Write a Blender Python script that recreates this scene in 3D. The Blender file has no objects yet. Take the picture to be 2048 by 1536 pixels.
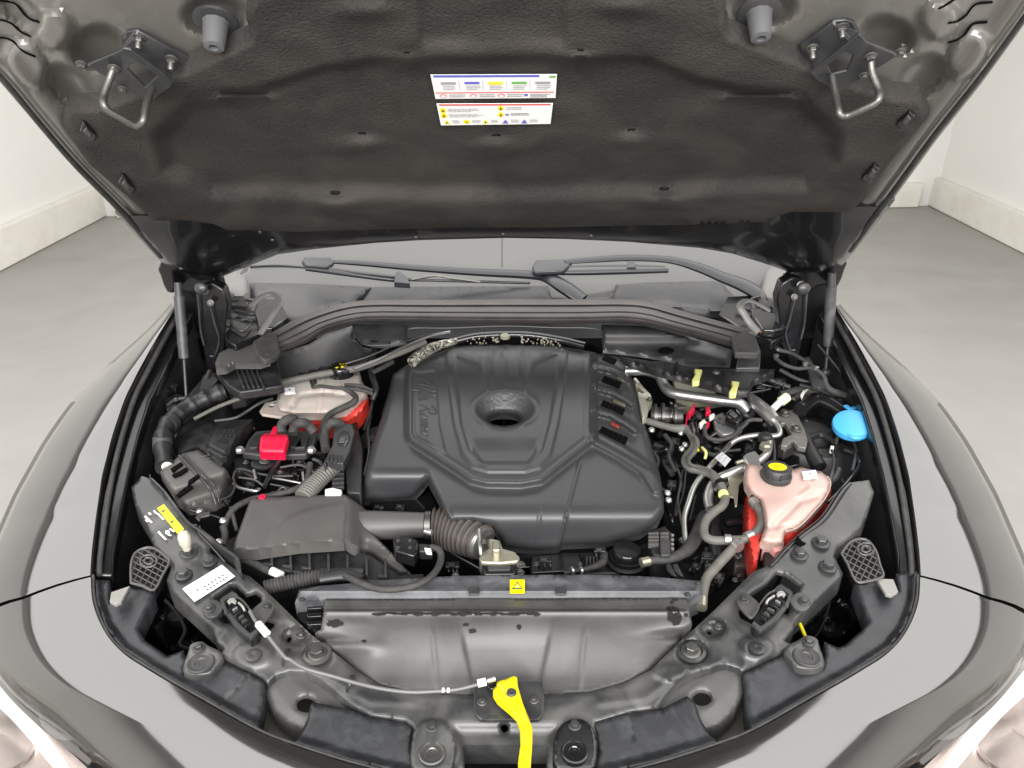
import bpy, bmesh, math, random
import numpy as np
from mathutils import Vector, Matrix, geometry
random.seed(7)
rng = np.random.default_rng(7)
R = math.radians
scene = bpy.context.scene
COL = scene.collection

# ------------------------------------------------------------------ camera, world, lamps, exposure
CAM_Z, PITCH, FPX, CX, CY = 1.75, R(26.5), 1479.0, 1010.0, 768.0
cam = bpy.data.cameras.new('camera'); camo = bpy.data.objects.new('camera', cam); COL.objects.link(camo)
camo.location = (0, 0, CAM_Z); camo.rotation_euler = (R(90) - PITCH, 0, 0)
cam.sensor_width = 36; cam.lens = 36 * FPX / 2048; cam.shift_x = (1024 - CX) / 2048
cam.clip_start = 0.02; cam.clip_end = 60
scene.camera = camo
world = bpy.data.worlds.new('World'); scene.world = world; world.use_nodes = True
bgn = world.node_tree.nodes['Background']; bgn.inputs[0].default_value = (1.0, 0.985, 0.96, 1); bgn.inputs[1].default_value = 0.2
def softbox(name, loc, sx, sy, power, rot=(0, 0, 0)):
    l = bpy.data.lights.new(name, 'AREA'); l.shape = 'RECTANGLE'; l.size = sx; l.size_y = sy; l.energy = power
    l.color = (1, 0.985, 0.965)
    o = bpy.data.objects.new(name, l); COL.objects.link(o); o.location = loc; o.rotation_euler = rot
softbox('ceiling_softbox', (0, 1.6, 3.1), 6.0, 7.4, 465)
softbox('front_softbox', (0, -1.7, 2.3), 3.6, 1.1, 230, (R(62), 0, 0))
scene.view_settings.view_transform = 'Standard'; scene.view_settings.look = 'None'
scene.view_settings.exposure = 0.0; scene.view_settings.gamma = 1.0
scene.cycles.max_bounces = 6; scene.cycles.diffuse_bounces = 3; scene.cycles.glossy_bounces = 3
scene.cycles.transmission_bounces = 6; scene.cycles.caustics_reflective = False; scene.cycles.caustics_refractive = False

# ------------------------------------------------------------------ sight lines: a photograph pixel to a point of the place
FWD = np.array([0, math.cos(PITCH), -math.sin(PITCH)]); UP = np.array([0, math.sin(PITCH), math.cos(PITCH)])
CP = np.array([0, 0, CAM_Z])
HA = R(37); HS = np.array([0, -math.cos(HA), math.sin(HA)]); HN = np.array([0, -math.sin(HA), -math.cos(HA)])
HP0 = np.array([0, 1.64, 1.20])
def rays(P):
    P = np.asarray(P, float).reshape(-1, 2)
    d = np.outer((P[:, 0] - CX) / FPX, [1, 0, 0]) + FWD - np.outer((P[:, 1] - CY) / FPX, UP)
    return d
def mapG(P, z):        # height z above the floor
    d = rays(P); t = (np.asarray(z) - CAM_Z) / d[:, 2]
    return CP + d * t[:, None]
def mapY(P, y):        # distance y in front of the camera
    d = rays(P); t = np.asarray(y) / d[:, 1] + 0 * d[:, 1]
    return CP + d * t[:, None]
def mapH(P, off):      # the raised bonnet's inner face, off metres out of it
    d = rays(P); t = ((HP0 - CP) @ HN + np.asarray(off)) / (d @ HN)
    return CP + d * t[:, None]
def G(px, py, z): return Vector(mapG([(px, py)], [z])[0])
def H(px, py, o=0.0): return Vector(mapH([(px, py)], [o])[0])
def YY(px, py, y): return Vector(mapY([(px, py)], [y])[0])
def mpp(p): return float((np.array(p) - CP) @ FWD) / FPX      # metres per photo pixel at a point
ZS_Y = [560, 640, 760, 900, 1000, 1150, 1300, 1400, 1536, 1700, 1900]
ZS_Z = [1.17, 1.13, 1.07, 1.01, .975, .936, .905, .885, .862, .82, .78]
def zs(py, d=0.0): return np.interp(py, ZS_Y, ZS_Z) + d

# ------------------------------------------------------------------ materials
MATS = {}
def mat(name, col, rough=.5, metal=0., var=.15, vs=30., bump=0., bs=200., coat=0., dust=None, dscale=12., spec=.5, **kw):
    if name in MATS: return MATS[name]
    m = bpy.data.materials.new(name); m.use_nodes = True; nt = m.node_tree; N = nt.nodes; L = nt.links
    b = N['Principled BSDF']; b.inputs['Roughness'].default_value = rough; b.inputs['Metallic'].default_value = metal
    b.inputs['Coat Weight'].default_value = coat; b.inputs['Coat Roughness'].default_value = .04
    b.inputs['Specular IOR Level'].default_value = spec
    tc = N.new('ShaderNodeTexCoord'); geo = tc.outputs['Object']
    def noise(s, det=4, dist=0.):
        n = N.new('ShaderNodeTexNoise'); n.inputs['Scale'].default_value = s; n.inputs['Detail'].default_value = det
        n.inputs['Distortion'].default_value = dist; L.new(geo, n.inputs['Vector']); return n
    n1 = noise(vs, 5, .4)
    mx = N.new('ShaderNodeMix'); mx.data_type = 'RGBA'
    c = np.array(col[:3]); lo = tuple(c * (1 - var)) + (1,); hi = tuple(np.minimum(c * (1 + var), 1)) + (1,)
    mx.inputs[6].default_value = lo; mx.inputs[7].default_value = hi; L.new(n1.outputs[0], mx.inputs[0]); out = mx.outputs[2]
    if dust:
        dc, amt = dust
        n2 = noise(dscale, 8, 1.2); cr = N.new('ShaderNodeMapRange'); cr.inputs[1].default_value = .42; cr.inputs[2].default_value = .75
        cr.inputs[4].default_value = amt; L.new(n2.outputs[0], cr.inputs[0])
        m2 = N.new('ShaderNodeMix'); m2.data_type = 'RGBA'; L.new(cr.outputs[0], m2.inputs[0]); L.new(out, m2.inputs[6])
        m2.inputs[7].default_value = tuple(dc) + (1,); out = m2.outputs[2]
        rr = N.new('ShaderNodeMapRange'); rr.inputs[3].default_value = rough; rr.inputs[4].default_value = min(1, rough + .25)
        L.new(n2.outputs[0], rr.inputs[0]); L.new(rr.outputs[0], b.inputs['Roughness'])
    L.new(out, b.inputs['Base Color'])
    if bump:
        n3 = noise(bs, 3); bp = N.new('ShaderNodeBump'); bp.inputs['Strength'].default_value = bump; bp.inputs['Distance'].default_value = .002
        L.new(n3.outputs[0], bp.inputs['Height']); L.new(bp.outputs[0], b.inputs['Normal'])
    for k, v in kw.items(): b.inputs[k.replace('_', ' ')].default_value = v
    MATS[name] = m; return m
PAINT = mat('grey_body_paint', (.138, .137, .135), .1, .9, .02, 400, coat=.35)
PAINTIN = mat('inner_grey_paint', (.15, .144, .132), .34, .25, .04, 6, coat=.5)
BLKP = mat('black_painted_steel', (.022, .023, .025), .3, 0, .25, 14, .15, 60, coat=.2, dust=((.08, .077, .072), .5), dscale=16)
SLAM = mat('dusty_painted_steel', (.022, .023, .0235), .26, 0, .2, 14, .1, 70, coat=.15, dust=((.12, .115, .107), .6), dscale=9)
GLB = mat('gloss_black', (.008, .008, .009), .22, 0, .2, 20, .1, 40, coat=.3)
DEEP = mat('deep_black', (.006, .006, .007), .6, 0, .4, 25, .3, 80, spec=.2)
PL = mat('black_plastic', (.010, .010, .011), .32, 0, .2, 20, .2, 900, dust=((.055, .054, .052), .4), dscale=25)
PLG = mat('grey_black_plastic', (.027, .027, .029), .32, 0, .12, 18, .15, 1200, dust=((.08, .077, .073), .4), dscale=9)
COVER = mat('cover_plastic', (.036, .036, .039), .26, 0, .06, 8, .1, 1400, dust=((.052, .051, .052), .5), dscale=7)
BOX = mat('airbox_plastic', (.066, .063, .061), .32, 0, .06, 9, .12, 1400, dust=((.1, .095, .09), .4), dscale=8)
GUIDE = mat('air_guide_plastic', (.050, .049, .048), .27, 0, .08, 8, .1, 900, dust=((.10, .097, .092), .6), dscale=9)
TRIM = mat('blue_black_rubber_trim', (.011, .012, .014), .33, 0, .3, 10, .08, 300, dust=((.055, .058, .066), .35), dscale=30)
RUB = mat('rubber', (.028, .027, .026), .6, 0, .2, 30, .2, 500, dust=((.09, .085, .08), .4), dscale=40)
HOSE = mat('grey_hose_rubber', (.095, .092, .082), .5, 0, .12, 40, .15, 500, dust=((.15, .143, .13), .5), dscale=30)
SCUT = mat('scuttle_seal_plastic', (.042, .038, .037), .36, 0, .15, 8, .2, 500, dust=((.09, .079, .077), .6), dscale=9)
FELT = mat('felt_liner', (.031, .0285, .027), .92, 0, .45, 220, 1., 300, dust=((.060, .055, .051), .7), dscale=7, spec=.12)
STEEL = mat('dull_steel', (.13, .127, .12), .4, .8, .2, 40, .15, 200)
ALU = mat('aluminium_pipe', (.48, .475, .46), .36, .85, .08, 30, .1, 300)
ALUD = mat('grey_pipe', (.34, .34, .34), .33, .85, .1, 20, .1, 300)
ZINC = mat('yellow_zinc', (.40, .38, .30), .36, .8, .2, 60)
RED = mat('red_plastic', (.62, .004, .04), .3, 0, .06, 30, .05, 100, dust=((.25, .01, .02), .5), dscale=50)
YEL = mat('yellow_plastic', (.66, .57, .0), .38, 0, .05, 30, .05, 200, dust=((.38, .32, .03), .55), dscale=45)
BLUE = mat('blue_plastic', (.06, .33, .66), .38, 0, .05, 30, .05, 200)
WHITEP = mat('white_plastic', (.72, .70, .64), .45, 0, .06, 60)
PALEY = mat('pale_yellow_clip', (.62, .63, .22), .5, 0, .1, 60)
FOIL = mat('foil_wrap', (.03, .03, .028), .4, .5, .5, 120, .8, 220, dust=((.9, .87, .74), 1.), dscale=140)
TANK = mat('milky_tank_plastic', (.44, .315, .28), .3, 0, .08, 12, .08, 40, dust=((.5, .29, .25), .5), dscale=9, Subsurface_Weight=.35, Subsurface_Scale=.02)
TANKL = mat('whitish_tank_plastic', (.44, .40, .365), .3, 0, .06, 12, .08, 40, dust=((.5, .34, .3), .3), dscale=9, Subsurface_Weight=.3, Subsurface_Scale=.02)
TANKP = mat('pink_tank_plastic', (.64, .34, .32), .3, 0, .1, 12, .08, 40, Subsurface_Weight=.35, Subsurface_Scale=.02)
REDL = mat('red_coolant_wall', (.52, .04, .028), .3, 0, .12, 20, .05, 40, Subsurface_Weight=.2, Subsurface_Scale=.02)
PAPER = mat('white_sticker', (.80, .78, .77), .4, 0, .02, 20)
INK = mat('black_print', (.05, .05, .055), .5, 0, .05); INKG = mat('grey_print', (.3, .3, .32), .5, 0, .05)
INKR = mat('red_print', (.66, .1, .1), .5, 0, .05); INKB = mat('blue_print', (.12, .13, .5), .5, 0, .05)
YST = mat('yellow_sticker', (.86, .72, .0), .4, 0, .03); INKGR = mat('green_print', (.15, .4, .12), .5, 0, .05)
FLOORM = mat('studio_floor', (.29, .282, .265), .33, 0, .10, 2.2, .05, 3, dust=((.23, .222, .205), .5), dscale=1.1)
WALLM = mat('white_wall', (.84, .83, .80), .7, 0, .02, 2)
PLINTH = mat('scuffed_plinth', (.82, .80, .74), .6, 0, .04, 3, dust=((.64, .6, .5), .45), dscale=4)
GLASS = mat('windscreen_glass', (.10, .099, .096), .12, 0, .03, 2, coat=0., spec=.4)
SEALM = mat('body_side_panel', (.14, .135, .13), .5, 0, .04, 20)
WIPER = mat('wiper_black', (.016, .017, .021), .36, 0, .1, 30, .05, 300)
HOLE = mat('hole_black', (.003, .003, .003), .9, spec=.05)
CHROME = mat('headlight_reflector', (.72, .64, .61), .25, .8, .25, 18, .4, 30, dust=((.55, .45, .40), .35), dscale=8)
LENS = mat('clear_lens', (1, 1, 1), .02, 0, 0, 1, Transmission_Weight=1.0, IOR=1.45)
LAMP = mat('lit_light_guide', (1, .96, .92), .3, 0, .0, 1, Emission_Color=(1, .95, .9, 1), Emission_Strength=1.4)

# ------------------------------------------------------------------ objects
def empty(name, loc, label=None, cat=None):
    o = bpy.data.objects.new(name, None); COL.objects.link(o); o.location = loc; o.empty_display_size = .1
    if label: o['label'] = label
    if cat: o['category'] = cat
    return o
CAR = empty('car', (0, 1.2, 0), 'grey SUV seen from the front with its bonnet raised over the dusty black engine bay', 'car')
INV = Matrix.Translation(-CAR.location)
def finish(me, smooth=40):
    me.validate(); me.shade_smooth()
    if smooth < 179: me.set_sharp_from_angle(angle=R(smooth))
def mesh(name, V, F, smooth=40, mats=None, mi=None):
    me = bpy.data.meshes.new(name); me.from_pydata([tuple(v) for v in V], [], [tuple(f) for f in F])
    if mats:
        for m in mats: me.materials.append(m)
        if mi is not None:
            me.polygons.foreach_set('material_index', mi)
    bm = bmesh.new(); bm.from_mesh(me); bmesh.ops.remove_doubles(bm, verts=bm.verts, dist=1e-6); bmesh.ops.recalc_face_normals(bm, faces=bm.faces); bm.to_mesh(me); bm.free()
    finish(me, smooth); return me
def put(name, me, m=None, parent=None, label=None, bevel=0., M=None, kind=None, segs=2):
    if m is not None and not me.materials: me.materials.append(m)
    o = bpy.data.objects.new(name, me); COL.objects.link(o)
    if parent is None: parent = CAR
    if parent != 'none':
        o.parent = parent
        base = INV if parent is CAR else Matrix.Identity(4)
        o.matrix_local = base @ (M or Matrix.Identity(4))
    elif M: o.matrix_local = M
    if label: o['label'] = label
    if kind: o['kind'] = kind
    if bevel:
        b = o.modifiers.new('bevel', 'BEVEL'); b.width = bevel; b.segments = segs; b.limit_method = 'ANGLE'; b.angle_limit = R(38); b.use_clamp_overlap = True
    return o

# ------------------------------------------------------------------ shapes
def catmull(P, n=6, closed=False):
    P = [np.array(p, float) for p in P]
    if len(P) < 3 and not closed: return P
    out = []; N = len(P)
    rngi = range(N) if closed else range(N - 1)
    for i in rngi:
        p1 = P[i]; p2 = P[(i + 1) % N]
        p0 = P[(i - 1) % N] if (closed or i > 0) else 2 * p1 - p2
        p3 = P[(i + 2) % N] if (closed or i < N - 2) else 2 * p2 - p1
        for k in range(n):
            t = k / n
            out.append(.5 * ((2 * p1) + (-p0 + p2) * t + (2 * p0 - 5 * p1 + 4 * p2 - p3) * t * t + (-p0 + 3 * p1 - 3 * p2 + p3) * t ** 3))
    if not closed: out.append(P[-1])
    return out
def tubeVF(pts, rad, seg=10, n=5, caps=True, flat=1.0):
    """pts world points; rad number or list at the control points, metres"""
    P = [np.array(p, float) for p in pts]
    rr = rad if isinstance(rad, (list, tuple)) else [rad] * len(P)
    Q = catmull([np.append(p, r) for p, r in zip(P, rr)], n) if n > 1 else [np.append(p, r) for p, r in zip(P, rr)]
    V = []; F = []; up = None
    for i, q in enumerate(Q):
        a = Q[max(i - 1, 0)][:3]; b = Q[min(i + 1, len(Q) - 1)][:3]; t = Vector(b - a).normalized()
        if up is None:
            up = Vector((0, 0, 1)) if abs(t.z) < .9 else Vector((1, 0, 0))
        side = t.cross(up); side = side.normalized() if side.length > 1e-6 else Vector((1, 0, 0)); up = side.cross(t).normalized()
        for k in range(seg):
            an = 2 * math.pi * k / seg
            V.append(Vector(q[:3]) + side * math.cos(an) * q[3] + up * math.sin(an) * q[3] * flat)
    for i in range(len(Q) - 1):
        for k in range(seg):
            k2 = (k + 1) % seg
            F.append((i * seg + k, i * seg + k2, (i + 1) * seg + k2, (i + 1) * seg + k))
    if caps:
        F.append(tuple(range(seg))[::-1]); F.append(tuple((len(Q) - 1) * seg + k for k in range(seg)))
    return V, F
def P3(p, z0=None, mp='G'):
    if len(p) == 3: return G(*p) if mp == 'G' else (H(*p) if mp == 'H' else YY(*p))
    return G(p[0], p[1], z0) if mp == 'G' else (H(p[0], p[1], z0) if mp == 'H' else YY(p[0], p[1], z0))
def tube(name, pts, rpx, m, parent=None, label=None, z=None, mp='G', seg=10, n=5, flat=1., kind=None):
    """pts in photo pixels with their height; radius given as seen"""
    W = [P3(p, z, mp) for p in pts]
    rr = rpx if isinstance(rpx, (list, tuple)) else [rpx] * len(W)
    rad = [r * mpp(w) for r, w in zip(rr, W)]
    V, F = tubeVF(W, rad, seg, n, flat=flat)
    return put(name, mesh(name, V, F, 50), m, parent, label, kind=kind)
class MB:
    def __init__(s): s.V = []; s.F = []
    def add(s, V, F):
        o = len(s.V); s.V += [Vector(v) for v in V]; s.F += [tuple(i + o for i in f) for f in F]; return s
    def tube(s, pts, rpx, z=None, mp='G', seg=6, n=4, flat=1.):
        W = [P3(p, z, mp) for p in pts]; rr = rpx if isinstance(rpx, (list, tuple)) else [rpx] * len(W)
        return s.add(*tubeVF(W, [r * mpp(w) for r, w in zip(rr, W)], seg, n, flat=flat))
    def prism(s, pts, z=None, d=.01, mp='G'):
        return s.add(*prismVF(pts, z, d, mp))
    def mesh(s, name, smooth=40): return mesh(name, s.V, s.F, smooth)
def dirn(mp): return Vector((0, 0, -1)) if mp == 'G' else (-Vector(HN) if mp == 'H' else Vector((0, 1, 0)))
def prismVF(pts, z=None, d=.01, mp='G', holes=()):
    """outline (photo pixels) of the top face, pushed down d metres"""
    loops = [[P3(p, z, mp) for p in pts]] + [[P3(p, z, mp) for p in h] for h in holes]
    flat2 = [[Vector((p[0], p[1], 0)) for p in pts]] + [[Vector((p[0], p[1], 0)) for p in h] for h in holes]
    tri = geometry.tessellate_polygon(flat2)
    top = [v for lp in loops for v in lp]; n = len(top); dv = dirn(mp) * d
    V = top + [v + dv for v in top]; F = [tuple(t) for t in tri] + [tuple(i + n for i in reversed(t)) for t in tri]
    o = 0
    for lp in loops:
        k = len(lp)
        for i in range(k): F.append((o + i, o + (i + 1) % k, n + o + (i + 1) % k, n + o + i))
        o += k
    return V, F
def prism(name, pts, m, z=None, d=.01, parent=None, label=None, mp='G', bevel=.0015, holes=(), kind=None, curve=0):
    if curve: pts = [tuple(q) for q in catmull(pts, curve, True)]
    V, F = prismVF(pts, z, d, mp, holes)
    return put(name, mesh(name, V, F, 35), m, parent, label, bevel, kind=kind)
def dense(poly, step, closed=True):
    P = np.array(poly, float); out = []
    n = len(P); last = n if closed else n - 1
    for i in range(last):
        a = P[i]; b = P[(i + 1) % n]; k = max(1, int(math.hypot(*(b - a)[:2]) / step))
        for j in range(k): out.append(a + (b - a) * j / k)
    if not closed: out.append(P[-1])
    return np.array(out)
def dseg(P, line, closed=False):
    P = np.asarray(P); L_ = np.array(line, float)[:, :2]; n = len(L_); best = np.full(len(P), 1e9)
    for i in range(n if closed else n - 1):
        a = L_[i]; b = L_[(i + 1) % n]; ab = b - a; t = np.clip(((P - a) @ ab) / max(ab @ ab, 1e-9), 0, 1)
        best = np.minimum(best, np.hypot(*(P - a - t[:, None] * ab).T))
    return best
def inside(P, poly):
    P = np.asarray(P); q = np.array(poly, float)[:, :2]; c = np.zeros(len(P), bool); j = len(q) - 1
    for i in range(len(q)):
        xi, yi = q[i]; xj, yj = q[j]
        cond = ((yi > P[:, 1]) != (yj > P[:, 1])) & (P[:, 0] < (xj - xi) * (P[:, 1] - yi) / ((yj - yi) + 1e-12) + xi)
        c ^= cond; j = i
    return c
def sd(P, poly): d = dseg(P, poly, True); return np.where(inside(P, poly), -d, d)
def ss(x, a, b): t = np.clip((x - a) / (b - a), 0, 1); return t * t * (3 - 2 * t)
def field(name, outline, hfn, m, step=5, mp='G', skirt=.02, round_=None, holes=(), parent=None, label=None, smooth=55, ostep=None, kind=None, lines=(), hskirt=None):
    """a sheet over a traced outline whose height (hfn) is a relief; its rim is rounded and turned down"""
    ostep = ostep or step
    ol = dense(outline, ostep); hl = [dense(h, ostep) for h in holes]
    x0, y0 = ol.min(0); x1, y1 = ol.max(0)
    gx, gy = np.meshgrid(np.arange(x0 + step * .5, x1, step), np.arange(y0 + step * .5, y1, step))
    gx = gx + (np.arange(gx.shape[0]) % 2)[:, None] * step * .5
    I = np.c_[gx.ravel(), gy.ravel()]
    keep = sd(I, ol) < -step * .45
    for h in hl: keep &= sd(I, h) > step * .45
    I = I[keep]; ex = []
    if round_:
        for f in (.12, .35, .68):   # rings that carry the rounded rim
            pass
    pts = [ol] + hl + [I]; off = 0; edges = []
    for lp in [ol] + hl:
        k = len(lp); edges += [(off + i, off + (i + 1) % k) for i in range(k)]; off += k
    A = np.vstack(pts)
    r = geometry.delaunay_2d_cdt([Vector(p) for p in A], edges, [], 0, 1e-4)
    VV = np.array([tuple(v) for v in r[0]]); T = [tuple(t) for t in r[2]]
    cen = np.array([VV[list(t)].mean(0) for t in T]); ok = inside(cen, ol)
    for h in hl: ok &= ~inside(cen, h)
    T = [t for t, k in zip(T, ok) if k]
    h = hfn(VV) if callable(hfn) else np.full(len(VV), float(hfn))
    if round_:
        w, dep = round_; d = dseg(VV, ol, True)
        for q in hl: d = np.minimum(d, dseg(VV, q, True))
        t = np.clip(d / w, 0, 1); h = h - dep * (1 - np.sqrt(np.clip(1 - (1 - t) ** 2, 0, 1)))
    W = {'G': mapG, 'H': mapH, 'Y': mapY}[mp](VV, h)
    V = [Vector(p) for p in W]; F = list(T)
    if skirt:
        cnt = {}
        for t in T:
            for a, b in ((t[0], t[1]), (t[1], t[2]), (t[2], t[0])):
                cnt.setdefault((min(a, b), max(a, b)), []).append((a, b))
        bd = [v[0] for v in cnt.values() if len(v) == 1]; mp_ = {}; dv = dirn(mp) * skirt
        for a, b in bd:
            for q in (a, b):
                if q not in mp_:
                    f = 1.
                    if hskirt is not None and hl and min(float(dseg(VV[q:q + 1], h_, True)[0]) for h_ in hl) < .5: f = hskirt / skirt
                    mp_[q] = len(V); V.append(V[q] + dv * f)
            F.append((b, a, mp_[a], mp_[b]))
    return put(name, mesh(name, V, F, smooth), m, parent, label, kind=kind)
def latheVF(prof, seg=24, hexr=None):
    V = []; F = []
    for r, z in prof:
        for k in range(seg): a = 2 * math.pi * k / seg; V.append(Vector((r * math.cos(a), r * math.sin(a), z)))
    n = len(prof)
    for i in range(n - 1):
        for k in range(seg): k2 = (k + 1) % seg; F.append((i * seg + k, i * seg + k2, (i + 1) * seg + k2, (i + 1) * seg + k))
    F.append(tuple(range(seg))[::-1]); F.append(tuple((n - 1) * seg + k for k in range(seg)))
    return V, F
def axisM(loc, axis=(0, 0, 1), s=1., spin=0.):
    q = Vector((0, 0, 1)).rotation_difference(Vector(axis).normalized())
    return Matrix.Translation(loc) @ q.to_matrix().to_4x4() @ Matrix.Rotation(spin, 4, 'Z') @ Matrix.Diagonal((s, s, s, 1))
def lathe(name, px, py, z, prof, m, parent=None, label=None, axis=(0, 0, 1), seg=24, mp='G', smooth=40, M=None):
    """turned piece; profile radii and heights given as seen (photo pixels) at its place"""
    w = P3((px, py, z), mp=mp); s = mpp(w)
    V, F = latheVF(prof, seg); me = mesh(name, V, F, smooth)
    Mx = axisM(w, axis, s)
    me.transform(Mx); return put(name, me, m, parent, label)
# one bolt mesh shared by every flanged hex bolt (unit = 1 across radius of the washer)
def hexbolt():
    V, F = latheVF([(1.0, 0), (1.0, .1), (.93, .16), (.72, .2), (.70, .2)], 24)
    V2, F2 = latheVF([(.66, .18), (.66, .62), (.6, .7), (.3, .72)], 6)
    o = len(V); V += V2; F += [tuple(i + o for i in f) for f in F2]
    return mesh('bolt', V, F, 30)
BOLT = hexbolt(); BOLT.materials.append(BLKP); BOLTS = hexbolt(); BOLTS.materials.append(STEEL)
def bolt(px, py, z, rpx, parent=None, me=None, axis=(0, 0, 1), spin=None, mp='G', name='bolt', label=None):
    w = P3((px, py, z), mp=mp)
    return put(name, me or BOLT, None, parent, label, M=axisM(w, axis, rpx * mpp(w), random.random() * 2 if spin is None else spin))
def mir(L_, S=2022): return [tuple([S - p[0]] + list(p[1:])) for p in L_][::-1]
# ================================================================== SETTING: studio room
def struct(name, V, F, m, kind='structure'):
    return put(name, mesh(name, V, F), m, 'none', kind=kind)
struct('floor', [(-6, -4, 0), (6, -4, 0), (6, 9, 0), (-6, 9, 0)], [(0, 1, 2, 3)], FLOORM)
BL, BR = Vector((-3.93, 7.17, 0)), Vector((4.40, 7.62, 0)); FL, FR = Vector((-3.75, -3.5, 0)), Vector((3.75, -3.5, 0))
def wall(name, a, b, nrm, h=3.6, th=.15):
    n = Vector(nrm); V = []
    for q in (a, b, b - n * th, a - n * th): V += [q, q + Vector((0, 0, h))]
    return struct(name, V, [(0, 2, 3, 1), (2, 4, 5, 3), (4, 6, 7, 5), (6, 0, 1, 7), (1, 3, 5, 7), (0, 6, 4, 2)], WALLM)
wall('wall_front', FL, FR, (0, 1, 0), 3.0); wall('wall_left', FL, BL, (1, 0, 0)); wall('wall_right', FR, BR, (-1, 0, 0)); wall('wall_back', BL, BR, (0, -1, 0))
def plinth(name, a, b, nrm, hh, th, lab):
    n = Vector(nrm); V = []
    for q in (a + n * .001, b + n * .001, b + n * th, a + n * th): V += [q + Vector((0, 0, .001)), q + Vector((0, 0, hh - .01 * (q - a).length / 9))]
    o = put(name, mesh(name, V, [(0, 2, 3, 1), (2, 4, 5, 3), (4, 6, 7, 5), (6, 0, 1, 7), (1, 3, 5, 7), (0, 6, 4, 2)]), PLINTH, 'none', bevel=.012)
    o['kind'] = 'structure'; return o
plinth('plinth_left', FL, BL, (1, 0, 0), .31, .06, '')
plinth('plinth_right', FR, BR, (-1, 0, 0), .30, .06, '')
plinth('plinth_back', BL + Vector((.2, 0, 0)), BR - Vector((.2, 0, 0)), (0, -1, 0), .25, .1, '')

# ================================================================== CAR BODY SKIN
def loft(name, lines, m, nper=8, smooth=45, parent=None, label=None, back=None):
    """lines: control lines of the same count of 3D points; surface runs through them"""
    C = [catmull(l, nper) for l in lines]; n = len(C[0]); V = []; F = []
    for c in C: V += [Vector(q) for q in c]
    for i in range(len(C) - 1):
        for k in range(n - 1): F.append((i * n + k, i * n + k + 1, (i + 1) * n + k + 1, (i + 1) * n + k))
    return put(name, mesh(name, V, F, smooth), m, parent, label)
def resamp(L_, n):
    L_ = np.array(L_, float); s = np.r_[0, np.cumsum(np.hypot(*(np.diff(L_[:, :2], axis=0)).T))]
    t = np.linspace(0, s[-1], n); return np.c_[[np.interp(t, s, L_[:, k]) for k in range(L_.shape[1])]].T
def bodylines(inner, crease, outer, dz_c, dz_o, n=12):
    """body skin: rim turned down at the inside, flat shoulder, crease, rounded flank"""
    I, C, O = (resamp(inner, n), resamp(crease, n), resamp(outer, n)) if n else (inner, crease, outer)
    zi = np.array([zs(p[1], .008) for p in I])
    if I.shape[1] > 2: zi = I[:, 2]
    PI = mapG(I[:, :2], zi); PC = mapG(C[:, :2], zi - dz_c); PO = mapG(O[:, :2], zi - dz_o)
    nrm = np.array([0, 0, 1.])
    if not n:
        k_ = np.hanning(13)[1:-1]; k_ /= k_.sum()
        def sm(A): B = np.vstack([np.repeat(A[:1], 5, 0), A, np.repeat(A[-1:], 5, 0)]); return np.c_[[np.convolve(B[:, i], k_, 'valid') for i in range(3)]].T
        dC, dO = sm(PC - PI), sm(PO - PI); PC, PO = PI + dC, PI + dO
    L_ = [PI - nrm * .02 + (PI - PC) * 0, PI - nrm * .003, PI + (PC - PI) * .012]
    for t in (.25, .5, .75): L_.append(PI * (1 - t) + PC * t + nrm * .003 * math.sin(math.pi * t) * 1.0)
    L_.append(PC)
    for t in (.06, .25, .5, .75): L_.append(PC * (1 - t) + PO * t + nrm * .005 * math.sin(math.pi * t))
    L_.append(PO)
    out = (PO - PC); out[:, 2] = 0; ln = np.linalg.norm(out, axis=1)[:, None] + 1e-6; out /= ln
    L_.append(PO + out * .006 - nrm * .02); L_.append(PO + out * .016 - nrm * .11); L_.append(PO + out * .01 - nrm * .3); L_.append(PO - out * .03 - nrm * .55)
    return [[Vector(p) for p in l] for l in L_]
E_IN = [(352, 612), (308, 685), (279, 738), (250, 796), (225, 870), (205, 950), (192, 1040), (184, 1110), (182, 1150)]
CR_F = [(349, 611), (300, 672), (262, 725), (205, 800), (146, 920), (80, 1055), (48, 1140), (42, 1195)]
OUT_F = [(352, 606), (308, 652), (250, 699), (145, 792), (62, 918), (0, 1045), (-45, 1150), (-72, 1240)]
B_IN = [(183, 1153.5), (186, 1202), (205, 1257), (239, 1301), (308, 1346), (410, 1404), (513, 1462), (581, 1489), (700, 1527), (850, 1562), (1011, 1574)]
B_CR = [(41, 1198.5), (36, 1245), (52, 1292), (104, 1348), (165, 1388), (245, 1427), (335, 1462), (425, 1499), (520, 1548), (720, 1622), (1011, 1668)]
B_OU = [(-76, 1244), (-60, 1262), (-30, 1292), (10, 1338), (70, 1397), (135, 1452), (222, 1534), (330, 1610), (460, 1680), (680, 1760), (1011, 1800)]
def sections(inner, crease, outer, n): return resamp(inner, n), resamp(crease, n), resamp(outer, n)
FA = sections(E_IN, CR_F, OUT_F, 24); BA = sections(B_IN + mir(B_IN)[1:], B_CR + mir(B_CR)[1:], B_OU + mir(B_OU)[1:], 45)
FB = [np.c_[2022 - a[::-1, 0], a[::-1, 1]] for a in FA]
allin = [np.vstack(t) for t in zip(FA, BA, FB)]
BODY = [catmull(l, 4) for l in bodylines(allin[0], allin[1], allin[2], .008, .055, None)]
def bodypart(name, a, b):
    V = []; F = []; w_ = b - a
    for c in BODY: V += [Vector(q) for q in c[a:b]]
    for r_ in range(len(BODY) - 1):
        for q in range(w_ - 1): F.append((r_ * w_ + q, r_ * w_ + q + 1, (r_ + 1) * w_ + q + 1, (r_ + 1) * w_ + q))
    return put(name, mesh(name, V, F, 45), PAINT)
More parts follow.
